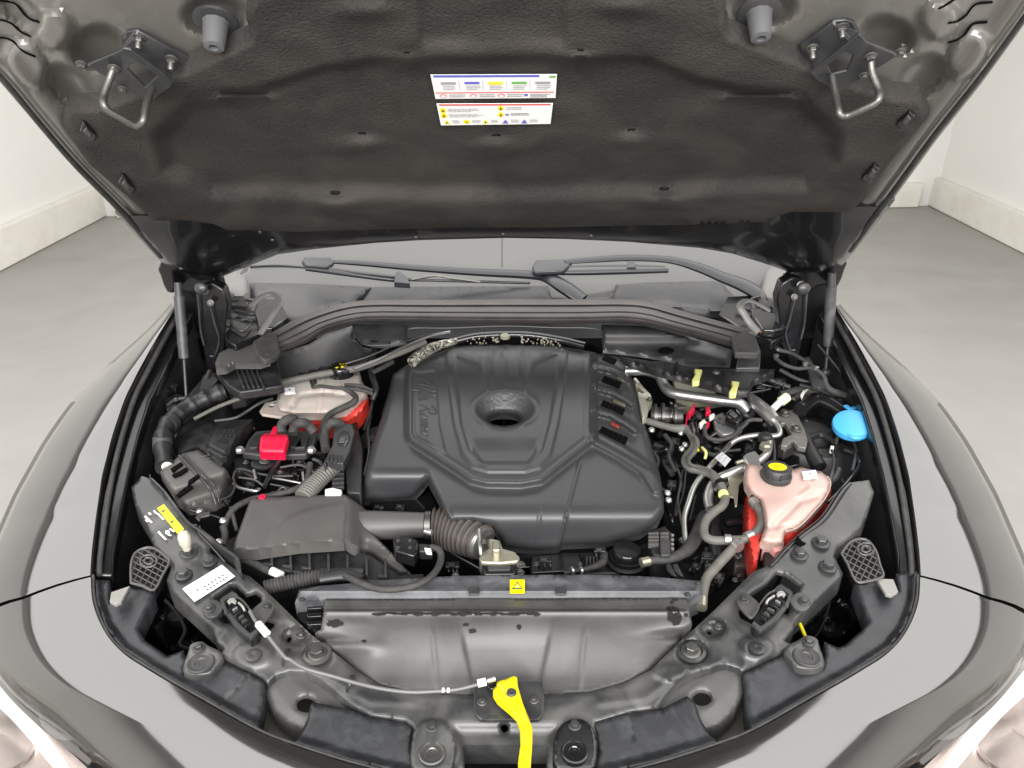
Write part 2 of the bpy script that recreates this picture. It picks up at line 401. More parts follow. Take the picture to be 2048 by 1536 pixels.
bodypart('fender', 0, 23 * 4 + 1); bodypart('front_bumper', 24 * 4, 68 * 4 + 1); bodypart('fender', 69 * 4, len(BODY[0]))
# dark tick of a washer-jet cap line on the right of the bumper
prism('panel_nick', [(2026, 1231), (2030, 1230), (2027, 1250), (2022, 1252)], HOLE, zs(1200, -.02), .004)

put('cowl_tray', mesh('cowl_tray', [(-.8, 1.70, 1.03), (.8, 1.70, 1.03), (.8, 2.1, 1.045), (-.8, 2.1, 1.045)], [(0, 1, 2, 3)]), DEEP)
for sg in (0, 1):
    q = [(188, 1150), (130, 1170), (88, 1180), (44, 1197)]; q2 = [(44, 1197), (0, 1216), (-40, 1232), (-72, 1243)]
    zz = [zs(1150, -.006), zs(1150, -.004), zs(1155, -.006), zs(1152, -.014)]; z2 = [zs(1152, -.014), .912, .889, .856]
    P_ = [(a, b, c) for (a, b), c in zip(q + q2[1:], zz + z2[1:])]
    tube('panel_gap', P_ if sg == 0 else [(2022 - a, b, c) for a, b, c in P_], 4, HOLE, n=4, seg=6)
# headlights under the bumper's edge
for sgn in (0, 1):
    mf = (lambda L_: L_) if sgn == 0 else (lambda L_: [(2022 - p[0],) + tuple(p[1:]) for p in L_])
    hp = put('headlight', mesh('headlight', *prismVF(mf([(-260, 1330, .80), (0, 1352, .84), (62, 1420, .83), (135, 1490, .82), (230, 1575, .80), (150, 1900, .62), (-260, 1900, .62)]), d=.03), 35), CHROME)
    top = [(-90, 1300, .862), (-30, 1318, .86), (6, 1350, .857), (66, 1408, .85), (131, 1464, .842), (218, 1546, .832), (330, 1630, .82)]
    low = [(-330, 1560, .74), (-230, 1620, .73), (-150, 1690, .72), (-60, 1760, .71), (40, 1830, .70), (160, 1900, .69), (260, 1960, .68)]
    mid = [tuple((np.array(a) + np.array(b)) / 2 + np.array((0, -12, .025))) for a, b in zip(top, low)]
    loft('lens', [[G(*p) for p in mf(l)] for l in (top, mid, low)], LENS, 5, parent=hp)
    tube('light_guide', mf([(-60, 1345, .83), (0, 1380, .832), (50, 1432, .825), (95, 1490, .815), (150, 1560, .80)]), [16, 20, 17, 13, 10], LAMP, hp, flat=.6)
    for (bx, by, br) in ((20, 1500, 60), (-110, 1470, 55), (90, 1600, 50)):
        q = mf([(bx, by)])[0]
        lathe('reflector_bowl', q[0], q[1], .80, [(br * 1.05, 0), (br, 8), (br * .9, 6), (br * .6, -30), (br * .25, -48), (.1, -50)], CHROME, hp)
        lathe('bulb', q[0], q[1], .775, [(.1, -6), (9, -4), (11, 4), (8, 13), (.1, 16)], LAMP if by == 1500 else CHROME, hp, seg=12)

# ================================================================== BAY SHELL
tubm = MB()
def wallstrip(name, line, z1fn, m, d=.5, th=0):
    W = [G(p[0], p[1], z1fn(p[1])) if len(p) < 3 else G(*p) for p in line]; V = []; F = []
    for w in W: V += [w, w - Vector((0, 0, d))]
    for i in range(len(W) - 1): F.append((2 * i, 2 * i + 2, 2 * i + 3, 2 * i + 1))
    return put(name, mesh(name, V, F, 50), m)
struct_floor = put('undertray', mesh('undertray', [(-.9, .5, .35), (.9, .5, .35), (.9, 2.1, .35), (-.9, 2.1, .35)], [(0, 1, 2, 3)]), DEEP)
for s in (0, 1):
    mf = (lambda L_: L_) if s == 0 else mir
    INn = [(385, 625), (352, 690), (328, 745), (300, 800), (278, 870), (258, 950), (240, 1040), (228, 1110), (226, 1150)]
    outer = [(p[0] + 2, p[1], zs(p[1], -.012)) for p in E_IN]; inner = [(p[0], p[1], zs(p[1], -.02)) for p in INn]
    prism('fender_flange', mf(outer + inner[::-1]), GLB, d=.03, bevel=.004)
    # rubber seal bead running down the flange
    tube('seal_strip', mf([((a[0] * .62 + b[0] * .38), a[1], zs(a[1], -.004)) for a, b in zip(E_IN, INn)]), 5.5, RUB, n=4, seg=8)
    wallstrip('inner_fender', mf(INn + [(232, 1180)]), lambda y: zs(y, -.03), BLKP, .55)
    # inner guard: grey-brown flat plastic edge standing along the rail
    g = [(372, 640), (352, 715), (334, 760), (313, 800), (300, 850), (292, 905), (270, 960), (252, 1010)]
    prism('rail_guard', mf([(x, y, zs(y, -.05)) for x, y in g] + [(x - 15, y + 6, zs(y, -.035)) for x, y in g[::-1]]), PLG, d=.05, bevel=.002)
# bulkheads
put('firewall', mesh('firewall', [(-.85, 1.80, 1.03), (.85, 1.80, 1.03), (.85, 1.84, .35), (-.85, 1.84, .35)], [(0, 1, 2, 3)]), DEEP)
# strut towers
for cx_, cy_ in ((372, 830), (1622, 872)):
    w = G(cx_, cy_, .90 if cx_ < 1000 else .925); me = mesh('strut_tower', *latheVF([(.12, -.3), (.115, -.1), (.10, -.02), (.09, 0), (.06, .004), (.055, -.012), (.04, -.014), (.035, .02), (.02, .022)], 40), 40)
    me.transform(Matrix.Translation(w)); put('strut_tower', me, BLKP if cx_ < 1000 else PLG)
# ================================================================== RAISED BONNET
HOUT = [(0, 164), (79, 256), (154, 342), (239, 427), (318, 520), (350, 545), (400, 562), (437, 556), (502, 530), (555, 509), (631, 498), (748, 486), (850, 480), (1010, 476),
        (1130, 478), (1260, 484), (1400, 496), (1464, 507), (1520, 524), (1581, 545), (1640, 545), (1685, 530), (1706, 506), (1792, 390), (1874, 279), (1963, 167), (2048, 50), (2110, -40),
        (2330, -180), (2200, -300), (1775, -367), (245, -367), (-200, -300), (-300, -180), (-160, -20)]
PAD = [(520, -60), (506, 0), (492, 20), (492, 38), (502, 58), (499, 79), (489, 83), (352, 147), (260, 188), (205, 212), (150, 214), (131, 222), (125, 239), (130, 256), (178, 328), (256, 393),
       (308, 441), (376, 441), (427, 448), (455, 460), (513, 460), (590, 464), (674, 461), (794, 458), (893, 455), (999, 455), (1098, 455), (1255, 451), (1374, 450), (1533, 444), (1553, 434), (1580, 424),
       (1700, 424), (1724, 403), (1772, 328), (1854, 236), (1857, 222), (1840, 195), (1789, 191), (1741, 178), (1621, 130), (1457, 68), (1454, 58), (1450, 38), (1447, 0), (1440, -60), (1450, -250), (560, -250)]
PAN = [(375, 185), (520, 168), (640, 128), (740, 112), (1010, 108), (1290, 108), (1400, 150), (1480, 168), (1610, 180), (1695, 262), (1690, 330), (1620, 392), (1350, 402), (1010, 412), (670, 405), (420, 408), (315, 350), (292, 262)]
CLIPS = [(725, 267), (993, 270), (1262, 260), (672, 388), (1328, 380), (815, 106), (1160, 101)]
ECL = [(175, 266), (252, 371), (1812, 243), (1742, 350)]
def hood_h(P):
    x, y = P[:, 0], P[:, 1]
    h = -.000 + .006 * (1 - ss(-sd(P, HOUT), 4, 26)) * 0
    e = -sd(P, HOUT); h = h - .012 * (1 - ss(e, 0, 30)) - .008 * ss(e, 34, 70) * (1 - ss(e, 90, 130))
    for (cx_, cy_, rx, ry, a, dz) in ((140, 172, 62, 42, .6, -.02), (195, 95, 60, 46, -.2, -.03), (55, 130, 40, 60, -.6, .010), (1840, 152, 62, 42, -.6, -.02), (1775, 72, 60, 40, .2, -.03), (1935, 110, 40, 60, .6, .010),
                                     (430, 30, 70, 45, 0, -.02), (1525, 12, 70, 45, 0, -.02), (105, 60, 45, 45, 0, .012), (1880, 40, 45, 45, 0, .012), (40, 20, 60, 30, .7, -.012)):
        u = (x - cx_) * math.cos(a) + (y - cy_) * math.sin(a); v = -(x - cx_) * math.sin(a) + (y - cy_) * math.cos(a)
        h = h + dz * (1 - ss(np.hypot(u / rx, v / ry), .62, 1.05))
    return h - .008 * ss(-sd(P, PAD), -6, 20)
UPPER = [p for p in HOUT]
# painted inner frame; the glossy black rear edge is a piece of its own
cut_l = [(318, 520), (300, 470), (290, 430), (600, 440), (1010, 440), (1550, 420), (1712, 415), (1722, 470), (1706, 506)]
frame_out = [p for p in HOUT if not (p[1] > 505 and p[0] > 330 and p[0] < 1700) and not (480 > p[1] > 474)]
frame_out = HOUT[:4] + [(300, 498), (300, 425), (1010, 425), (1716, 400), (1738, 465)] + HOUT[24:]
bon = field('bonnet', frame_out, hood_h, PAINTIN, 9, 'H', .012, smooth=60)
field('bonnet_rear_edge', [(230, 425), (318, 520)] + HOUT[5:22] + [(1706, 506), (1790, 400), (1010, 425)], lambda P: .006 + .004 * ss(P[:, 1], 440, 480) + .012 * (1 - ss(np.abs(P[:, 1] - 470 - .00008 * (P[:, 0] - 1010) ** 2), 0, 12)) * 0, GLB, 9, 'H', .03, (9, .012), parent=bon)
# outer skin of the bonnet, crowned, 5 cm above
osk = [H(p[0], p[1], -.055 + .03 * (abs(p[0] - 1010) / 1100) ** 2) for p in HOUT]
cen_ = sum(osk, Vector()) / len(osk) - Vector(HN) * .05
V = osk + [H(p[0], p[1], -.012) for p in HOUT] + [cen_]; n = len(HOUT)
F = [(i, (i + 1) % n, n * 2) for i in range(n)] + [(i, (i + 1) % n, n + (i + 1) % n, n + i) for i in range(n)]
put('bonnet_skin', mesh('bonnet_skin', V, F, 60), PAINT, bon)
# double black edge seal along the sides
for pts in ([(-100, 60), (0, 153), (79, 247), (154, 333), (239, 419), (322, 512)], [(1700, 500), (1786, 384), (1868, 272), (1957, 160), (2042, 44), (2105, -45)]):
    sg = 1 if pts[0][0] < 500 else -1
    tube('edge_seal', [(x, y, .006) for x, y in pts], 6, RUB, bon, mp='H', seg=8)
    tube('edge_hem', [(x + 13 * sg, y - 1, .002) for x, y in pts], 3.2, PAINTIN, bon, mp='H', seg=6)
def pad_h(P):
    x, y = P[:, 0], P[:, 1]; h = np.full(len(P), .030)
    e = -sd(P, PAD); h += -.006 * (1 - ss(e, 0, 12))
    p = sd(P, PAN); up = (y < 150)
    h += -.020 * ss(-p, 0, np.where(y < 190, 20., 46.))
    # upper band folds
    h += .006 * ss(-(np.abs(x - 985) - 150), 0, 14) * (1 - ss(y, 70, 105)) * -1
    for bx, by in ((735, 22), (1252, 16)): h += .010 * np.exp(-(((x - bx) / 55) ** 2 + ((y - by) / 18) ** 2))
    for bx, by in CLIPS:
        h += .008 * np.exp(-(((x - bx) / 46) ** 2 + ((y - by - 22) / 15) ** 2)) - .004 * np.exp(-(((x - bx) / 22) ** 2 + ((y - by) / 10) ** 2))
    for bx, by in ECL:
        h += .007 * np.exp(-(((x - bx) / 40) ** 2 + ((y - by - 6) / 26) ** 2)) - .005 * np.exp(-(((x - bx) / 20) ** 2 + ((y - by) / 12) ** 2))
    h += .0012 * np.sin(x / 37 + np.sin(y / 29) * 1.7) * np.sin(y / 31 + 1)
    return h
pad = field('bonnet_liner', PAD, pad_h, FELT, 7, 'H', .02, ostep=7, smooth=80)
for i, (x, y) in enumerate(CLIPS):
    h0 = float(pad_h(np.array([(x, y)], float))[0])
    lathe('clip', x, y, h0 - .001, [(12, -2), (12, 1), (10, 3), (4, 3.5), (3, 1), (.1, 1)], DEEP, pad, mp='H', axis=HN, seg=16)
for (x, y), a in zip(ECL, (.75, .85, -.75, -.85)):
    h0 = float(pad_h(np.array([(x, y)], float))[0]); c, s = math.cos(a), math.sin(a)
    q = [(x + u * c - v * s, y + u * s + v * c, h0 + .006) for u, v in ((-20, -6), (-14, -9), (18, -7), (20, 5), (-14, 8))]
    cl = prism('clip', q, GLB, d=.01, parent=pad, mp='H', bevel=.001)
    prism('clip_tab', [(x + u * c - v * s, y + u * s + v * c, h0 + .009) for u, v in ((-8, -4), (10, -4), (10, 4), (-8, 4))], STEEL, d=.004, parent=pad, mp='H')
for x, y in ((808, 449), (884, 446), (1126, 445), (1206, 444)):
    q = [(x + 15 * math.cos(t), y + 4.5 * math.sin(t) - 2 * math.cos(t), .026) for t in np.linspace(0, 6.28, 15)[:-1]]
    prism('liner_slot', q, HOLE, d=.006, parent=pad, mp='H', bevel=0)
for x, y in ((832, 474), (1006, 468), (1182, 471), (520, 463), (545, 499 - 20)):
    lathe('edge_stud', x, y, .012, [(.1, 4), (3, 3), (4, 0)], PLG, bon, mp='H', axis=HN, seg=10)
# warning stickers under the bonnet
def sticker(name, quad, paper, items, z=None, mp='G', parent=None, label=None, lift=.0006, th=.0006):
    """quad: tl tr br bl with height; items: (u0,v0,u1,v1,ink) flat print"""
    Q = [P3(p, z, mp) for p in quad]; nrm = -dirn(mp)
    if mp == 'G':
        nrm = (Q[1] - Q[0]).cross(Q[3] - Q[0]).normalized(); nrm = nrm if nrm.z > 0 else -nrm
    def pt(u, v, h): a = Q[0].lerp(Q[1], u); b = Q[3].lerp(Q[2], u); return a.lerp(b, v) + nrm * h
    V = [pt(u, v, lift) for u, v in ((0, 0), (1, 0), (1, 1), (0, 1))] + [pt(u, v, 0) for u, v in ((0, 0), (1, 0), (1, 1), (0, 1))]
    o = put(name, mesh(name, V, [(0, 1, 2, 3), (0, 4, 5, 1), (1, 5, 6, 2), (2, 6, 7, 3), (3, 7, 4, 0)]), paper, parent, label)
    by = {}
    for it in items:
        by.setdefault(it[-1].name, []).append(it)
    V = []; F = []; ms = []; mi = []
    for k, its in by.items():
        ms.append(its[0][-1])
        for it in its:
            b0 = len(V)
            pts = it[0] if isinstance(it[0], (list, tuple)) else [(it[0], it[1]), (it[2], it[1]), (it[2], it[3]), (it[0], it[3])]
            V += [pt(u, v, lift + .0004 + .00012 * len(ms)) for u, v in pts]; F.append(tuple(range(b0, b0 + len(pts)))); mi.append(len(ms) - 1)
    if V:
        me = bpy.data.meshes.new('print'); me.from_pydata([tuple(v) for v in V], [], F)
        for m_ in ms: me.materials.append(m_)
        me.polygons.foreach_set('material_index', mi)
        q = bpy.data.objects.new('print', me); COL.objects.link(q)
        if o.parent is CAR: q.parent = o; q.matrix_local = Matrix.Identity(4)
        else: q.parent = o.parent; q.matrix_local = Matrix.Identity(4)
    return o
def words(u0, v0, u1, v1, n, ink, h=.35, seed=1):
    r = random.Random(seed); out = []
    for i in range(n):
        v = v0 + (v1 - v0) * i / max(n, 1); u = u0
        end = u1 - r.random() * .25 * (u1 - u0)
        while u < end:
            w = (u1 - u0) * r.uniform(.05, .16); out.append((u, v, min(u + w, end), v + (v1 - v0) / n * h, ink)); u += w + (u1 - u0) * .02
    return out
def ring(u, v, ru, rv, ink, k=12): return ([(u + ru * math.cos(t), v + rv * math.sin(t)) for t in np.linspace(0, 2 * math.pi, k + 1)[:-1]], ink)
def tri(u, v, ru, rv, ink): return ([(u - ru, v + rv), (u, v - rv), (u + ru, v + rv)], ink)
it = [(.02, .0, .86, .09, INKB), (.94, .04, .99, .12, INKGR), (.01, .70, .985, .74, INKR)]
for k in range(5):
    u = .04 + k * .19; it += [(u - .015, .2, u - .012, .62, INKG)] if k else []
    it += [(u + .03, .27, u + .15, .37, (INKG, INKB, YST, INKGR, INKG)[k])] + words(u + .04, .42, u + .16, .64, 3, INKG, .4, k)
for k, u in enumerate((.07, .32, .55)):
    it += [ring(u, .86, .03, .08, INKR), ring(u, .86, .022, .055, PAPER)] + words(u + .05, .79, u + .2, .95, 2, INKG, .5, 9 + k)
it += [(.74, .8, .77, .9, INKB)] + words(.79, .79, .97, .96, 3, INKG, .6, 3)
z1 = .0135
sticker('warning_sticker', [(861, 149, z1), (1114, 148, z1), (1111, 195, z1), (871, 197, z1)], PAPER, it, mp='H', parent=pad, label='upper white sticker printed with a blue bar and a red line')
it = [(.02, .0, .98, .07, INKR)]
for u, v in ((.045, .28), (.045, .52), (.55, .2), (.55, .5)): it += [ring(u, v, .026, .12, YST), tri(u, v, .012, .07, INK)]
it += words(.09, .2, .36, .38, 3, INKG, .4, 1) + words(.09, .45, .42, .62, 3, INKG, .4, 2) + words(.6, .14, .74, .3, 2, INKG, .4, 4) + [(.59, .45, .62, .53, INKB)] + words(.64, .42, .82, .56, 2, INKG, .6, 5)
for k, (u, c) in enumerate(((.06, YST), (.24, YST), (.41, YST), (.59, INKB), (.76, INKB))):
    it += [tri(u, .82, .028, .1, c) if k != 1 else ring(u, .82, .032, .09, c), tri(u, .84, .01, .05, INK)] + words(u + .05, .74, u + .13, .9, 3, INKG, .4, 20 + k)
sticker('warning_sticker', [(873, 207, z1), (1106, 206, z1), (1101, 247, z1), (882, 250, z1)], PAPER, it, mp='H', parent=pad, label='lower white sticker with a red bar and rows of yellow warning signs')
# slots in the corner sheet
for pts in ([(-6, 1), (14, 3), (32, 9), (48, 28), (60, 38), (78, 44)], [(-6, 40), (8, 41), (24, 48), (42, 64), (62, 73)], [(-6, 75), (10, 76), (28, 84), (46, 102), (70, 113)],
            [(1878, 17), (1895, 8), (1912, -4)], [(1898, 46), (1915, 42), (1932, 30), (1950, 9), (1984, 4)], [(1896, 85), (1914, 80), (1930, 68), (1946, 48), (1974, 44)]):
    tube('vent_slot', [(x, y, float(hood_h(np.array([(x, y)], float))[0]) + .001) for x, y in pts], 4.2, HOLE, bon, mp='H', seg=6, flat=.5)
# strikers: folded steel plates, hoop and bolts
def striker(plA, plB, slot, hoop, bolts, nuts, sg):
    t = prism('striker', plB, STEEL, d=.004, mp='H', bevel=.0012, holes=[slot])
    t.data.materials[0] = BLKP
    prism('plate', plA, BLKP, d=.005, parent=t, mp='H', bevel=.0015)
    tube('hoop', hoop, 7.2, STEEL, t, mp='H', seg=12, n=6)
    for x, y, h, r in bolts:
        bolt(x, y, h, r, t, BOLTS, axis=HN, mp='H'); lathe('stud', x, y, h, [(.45 * r, 0), (.45 * r, 22), (.3 * r, 25), (.1, 25)], STEEL, t, mp='H', axis=HN, seg=12)
    for x, y, h, r in nuts: bolt(x, y, h, r, t, BOLTS, axis=HN, mp='H', name='nut')
    return t
striker([(243, 82, .012), (252, 65, .012), (275, 61, .012), (383, 121, .012), (352, 150, .02), (340, 160, .03), (246, 100, .03)],
        [(246, 97, .040), (262, 100, .04), (346, 164, .042), (343, 174, .044), (298, 206, .048), (175, 133, .045), (178, 129, .045), (236, 104, .04)],
        [(262, 128, .042), (276, 124, .042), (316, 152, .043), (290, 176, .045), (256, 140, .044)],
        [(229, 133, .046), (218, 160, .06), (208, 190, .078), (208, 208, .09), (218, 222, .095), (246, 238, .097), (270, 251, .098), (282, 248, .098), (288, 236, .092), (294, 205, .07), (304, 176, .045)],
        [(278, 76, .016, 14), (343, 118, .02, 14)], [(164, 128, .03, 12), (246, 178, .05, 10), (229, 136, .047, 13)], 1)
striker([(1719, 66, .012), (1708, 46, .012), (1690, 41, .012), (1666, 44, .012), (1600, 94, .012), (1607, 130, .02), (1622, 143, .03), (1700, 84, .03)],
        [(1719, 68, .040), (1700, 84, .04), (1621, 147, .042), (1630, 160, .044), (1676, 186, .048), (1794, 113, .045), (1790, 108, .045), (1733, 84, .04)],
        [(1690, 104, .042), (1706, 112, .042), (1694, 142, .043), (1664, 150, .045), (1654, 132, .044)],
        [(1741, 115, .046), (1744, 144, .06), (1756, 176, .078), (1758, 194, .09), (1750, 206, .095), (1724, 219, .097), (1696, 231, .098), (1682, 231, .098), (1677, 220, .092), (1671, 190, .07), (1664, 152, .045)],
        [(1683, 54, .016, 14), (1624, 96, .02, 14)], [(1799, 103, .03, 12), (1727, 150, .05, 10), (1741, 112, .047, 13)], -1)
for x, y in ((432, 40), (1518, 22)):
    o = lathe('bump_stop', x, y, .0, [(30, 0), (28, 6), (25, 8), (24, 30), (20, 60), (10, 62), (9, 52), (.1, 52)], mat('grey_rubber_stop', (.085, .085, .09), .55, 0, .1, 40, .2, 200), axis=HN, mp='H', seg=10)
    for v in ('base_ring',): lathe(v, x, y, .0, [(44, 0), (43, 5), (33, 7)], BLKP, o, axis=HN, mp='H')
    o.children[0].matrix_local = Matrix.Identity(4)

# ================================================================== WINDSCREEN, COWL, WIPERS
def zw(py): return 1.08 + (572 - py) / 92 * .088
def wsheet(name, pts, m, dz=0., th=.006, parent=None, label=None, hfn=None, step=14, rnd=None):
    return field(name, pts, hfn or (lambda P: zw(P[:, 1]) + dz), m, step, 'G', th, rnd, parent=parent, label=label)
ws = wsheet('windscreen', [(440, 600), (470, 560), (500, 520), (560, 440), (1010, 420), (1450, 440), (1530, 520), (1560, 560), (1600, 610), (1280, 600), (1010, 606), (700, 606)], GLASS)
put('dark_joint', mesh('dark_joint', *prismVF([(1003, 470, zw(470) + .001), (1005, 470, zw(470) + .001), (1005, 532, zw(532) + .001), (1003, 532, zw(532) + .001)], d=.0005)), PLG, ws)
tube('windscreen_seam', [(500, 533, zw(533) + .001), (560, 531, zw(531) + .001), (640, 538, zw(538)), (700, 545, zw(545))], 2, WIPER, ws, seg=6)
for pts, lab in (([(498, 566), (600, 567), (742, 574), (712, 603), (660, 622), (600, 645), (510, 640), (502, 591)], 'left'), ([(745, 574), (900, 573), (1096, 572), (1106, 604), (724, 604)], 'mid'),
            ([(1232, 570), (1300, 565), (1440, 562), (1486, 612), (1440, 628), (1376, 622), (1222, 604)], 'right')):
    field('cowl_panel', pts, lambda P: 1.092 - (P[:, 1] - 570) / 35 * .014 + .006 * (1 - ss(P[:, 1], 566, 580)), PLG, 8, 'G', .012, (4, .006))
for q in ([(410, 556), (470, 540), (495, 560), (497, 585), (490, 598), (450, 594), (440, 560)], [(1530, 545), (1560, 520), (1590, 540), (1577, 575), (1560, 620), (1520, 590)]):
    field('pillar_trim', q, 1.13, SEALM, 8, 'G', .05, (8, .01))
# wipers
def zwp(py, d=.02): return zw(py) + d
wp = tube('wiper', [(1166, 600, 1.10), (1128, 574, 1.125), (1092, 554, 1.13), (1049, 549, 1.135), (960, 545, 1.135), (841, 537, 1.145), (724, 527, 1.155), (650, 523, 1.16)], [20, 22, 18, 15, 13, 11, 9, 6], WIPER, flat=.55, seg=12)
prism('mount_cap', [(608, 514, 1.168), (662, 515, 1.165), (668, 524, 1.162), (655, 532, 1.16), (610, 531, 1.16), (603, 522, 1.165)], WIPER, d=.012, parent=wp, bevel=.004)
tube('blade', [(612, 538, 1.15), (700, 549, 1.14), (792, 560, 1.125), (830, 560, 1.12), (1060, 566, 1.10)], [4, 5, 5, 3, 3], WIPER, wp, seg=8)
tube('blade_spoiler', [(640, 533, 1.155), (720, 545, 1.145), (790, 553, 1.135)], [2, 4, 4], PLG, wp, seg=8, flat=.4)
prism('adapter', [(792, 545, 1.15), (800, 541, 1.15), (815, 556, 1.14), (820, 566, 1.135), (788, 564, 1.135)], WIPER, d=.015, parent=wp)
tube('nozzle_rod', [(822, 560, 1.14), (870, 552, 1.14), (900, 556, 1.135), (960, 564, 1.12)], 2.4, STEEL, wp, seg=8)
wp = tube('wiper', [(1540, 602, 1.10), (1490, 572, 1.12), (1446, 555, 1.13), (1400, 536, 1.145), (1340, 520, 1.158), (1260, 516, 1.165), (1180, 520, 1.165), (1130, 524, 1.162)], [20, 21, 17, 15, 11, 10, 9, 7], WIPER, flat=.55, seg=12)
prism('mount_cap', [(1072, 520, 1.166), (1130, 518, 1.166), (1145, 524, 1.162), (1128, 540, 1.158), (1068, 543, 1.155), (1064, 532, 1.16)], WIPER, d=.012, parent=wp, bevel=.004)
tube('blade', [(1076, 546, 1.14), (1160, 545, 1.145), (1250, 543, 1.147), (1336, 541, 1.148)], [4, 6, 6, 5], WIPER, wp, seg=8)
tube('blade_spoiler', [(1090, 534, 1.155), (1250, 531, 1.158), (1330, 533, 1.155)], [3, 4, 3], PLG, wp, seg=8, flat=.4)
prism('adapter', [(1255, 522, 1.165), (1268, 521, 1.165), (1272, 534, 1.16), (1254, 534, 1.16)], WIPER, d=.01, parent=wp)
# scuttle bar with its ribs
TOPL = [(520, 676), (552, 662), (590, 640), (631, 624), (690, 607), (748, 601), (850, 601), (1017, 600), (1163, 600), (1251, 600), (1300, 605), (1361, 622), (1430, 641), (1500, 660)]
BOTL = [(532, 712), (575, 700), (618, 684), (650, 664), (700, 649), (752, 644), (850, 645), (1017, 647), (1163, 647), (1244, 645), (1292, 650), (1346, 664), (1410, 680), (1475, 698)]
prof = [(-.03, 1.145, -.03), (0, 1.150, 0), (.10, 1.156, 0), (.2, 1.155, 0), (.24, 1.151, 0), (.29, 1.151, 0), (.34, 1.154, 0), (.5, 1.152, 0), (.55, 1.1485, 0), (.6, 1.150, 0), (.72, 1.146, 0), (.78, 1.142, 0), (.84, 1.142, 0), (.95, 1.134, 0), (1., 1.120, 0), (1., 1.09, 0)]
T_, B_ = np.array(catmull(TOPL, 6)), np.array(catmull(BOTL, 6)); V = []; F = []; nn = len(T_)
for f, z, _ in prof:
    q = T_ * (1 - f) + B_ * f; V += [Vector(p) for p in mapG(q, np.full(nn, z - .03 * np.abs((q[:, 0] - 1010) / 500) ** 2))]
for i in range(len(prof) - 1):
    for k in range(nn - 1): F.append((i * nn + k, i * nn + k + 1, (i + 1) * nn + k + 1, (i + 1) * nn + k))
sb = put('scuttle_seal', mesh('scuttle_seal', V, F, 60), SCUT)
zc = lambda P, d=0.: 1.095 - .03 * np.abs((P[:, 0] - 1010) / 500) ** 2 - (P[:, 1] - 650) * .0006 + d
field('scuttle_flap', [(704, 648), (815, 650), (812, 684), (770, 692), (742, 690), (722, 684), (707, 664)], lambda P: zc(P, .008), PLG, 6, 'G', .006, (3, .003))
field('scuttle_flap', [(1203, 649), (1290, 652), (1346, 666), (1410, 682), (1466, 700), (1460, 731), (1376, 728), (1332, 718), (1273, 709), (1229, 704), (1206, 702)], lambda P: zc(P, .008) + .006 * np.sin((P[:, 1] - 650) / 9), PLG, 6, 'G', .006, (4, .005))
field('scuttle_cover', [(532, 708), (575, 702), (618, 688), (650, 668), (704, 652), (708, 676), (726, 694), (752, 700), (730, 716), (690, 730), (640, 742), (590, 756), (566, 770), (556, 740)], lambda P: zc(P, -.012), PLG, 6, 'G', .01, (5, .008))
tube('flap_edge', [(706, 664, 1.09), (722, 685, 1.085), (745, 691, 1.085), (811, 685, 1.085), (817, 658, 1.095), (900, 656, 1.10), (1010, 652, 1.10), (1100, 655, 1.10), (1200, 660, 1.10), (1209, 700, 1.08)], 1.6, PLG, seg=6)
for x, y in ((752, 677), (1332, 700)):
    o = prism('latch_recess', [(x + 16 * math.cos(t), y + 6 * math.sin(t), 1.099 - .03 * abs((x - 1010) / 500) ** 2 - .015) for t in np.linspace(0, 6.28, 13)[:-1]], HOLE, d=.003, bevel=0)
# upper corner: battery-side plastic housing and end clamps
hb = field('vent_housing', [(430, 726), (438, 706), (470, 690), (512, 662), (528, 690), (540, 722), (520, 728), (470, 728), (452, 738), (432, 740)], 1.085, BOX, 5, 'G', .012, (4, .006))
prism('housing_body', [(432, 742), (452, 738), (520, 730), (556, 724), (566, 770), (520, 778), (478, 784), (455, 770)], PL, 1.06, .02, parent=hb, bevel=.004)
for k in range(5): prism('housing_rib', [(470 + k * 10, 736), (474 + k * 10, 736), (490 + k * 10, 772), (485 + k * 10, 773)], PL, 1.066, .01, parent=hb)
cb = prism('end_clamp', [(505, 682), (528, 668), (552, 664), (560, 700), (548, 712), (528, 720), (512, 706)], RUB, 1.135, .015, bevel=.004)
prism('end_clamp', [(1462, 668), (1494, 660), (1512, 672), (1522, 700), (1516, 706), (1470, 704)], RUB, 1.13, .015, bevel=.004)
prism('clamp_block', [(1478, 706), (1522, 706), (1520, 735), (1472, 735)], PLG, 1.10, .012, bevel=.003)
for pts in ([(503, 612, 1.17), (520, 596, 1.18), (540, 588, 1.185), (556, 594, 1.185), (560, 606, 1.18), (549, 624, 1.17), (535, 646, 1.155), (520, 668, 1.14)],
            [(1540, 622, 1.17), (1520, 610, 1.18), (1500, 602, 1.185), (1486, 604, 1.185), (1480, 614, 1.18), (1490, 630, 1.165), (1500, 646, 1.15), (1516, 664, 1.13)]):
    tube('grab_loop', pts, 7.5, mat('loop_grey', (.13, .128, .122), .45, 0, .1, 30), flat=.5, seg=10)
prism('loop_block', [(508, 622), (545, 600), (568, 640), (545, 655), (515, 655)], GLB, 1.12, .02, bevel=.004)
prism('loop_block', [(1500, 612), (1530, 622), (1575, 632), (1585, 650), (1550, 660), (1525, 658), (1505, 632)], GLB, 1.12, .02, bevel=.004)
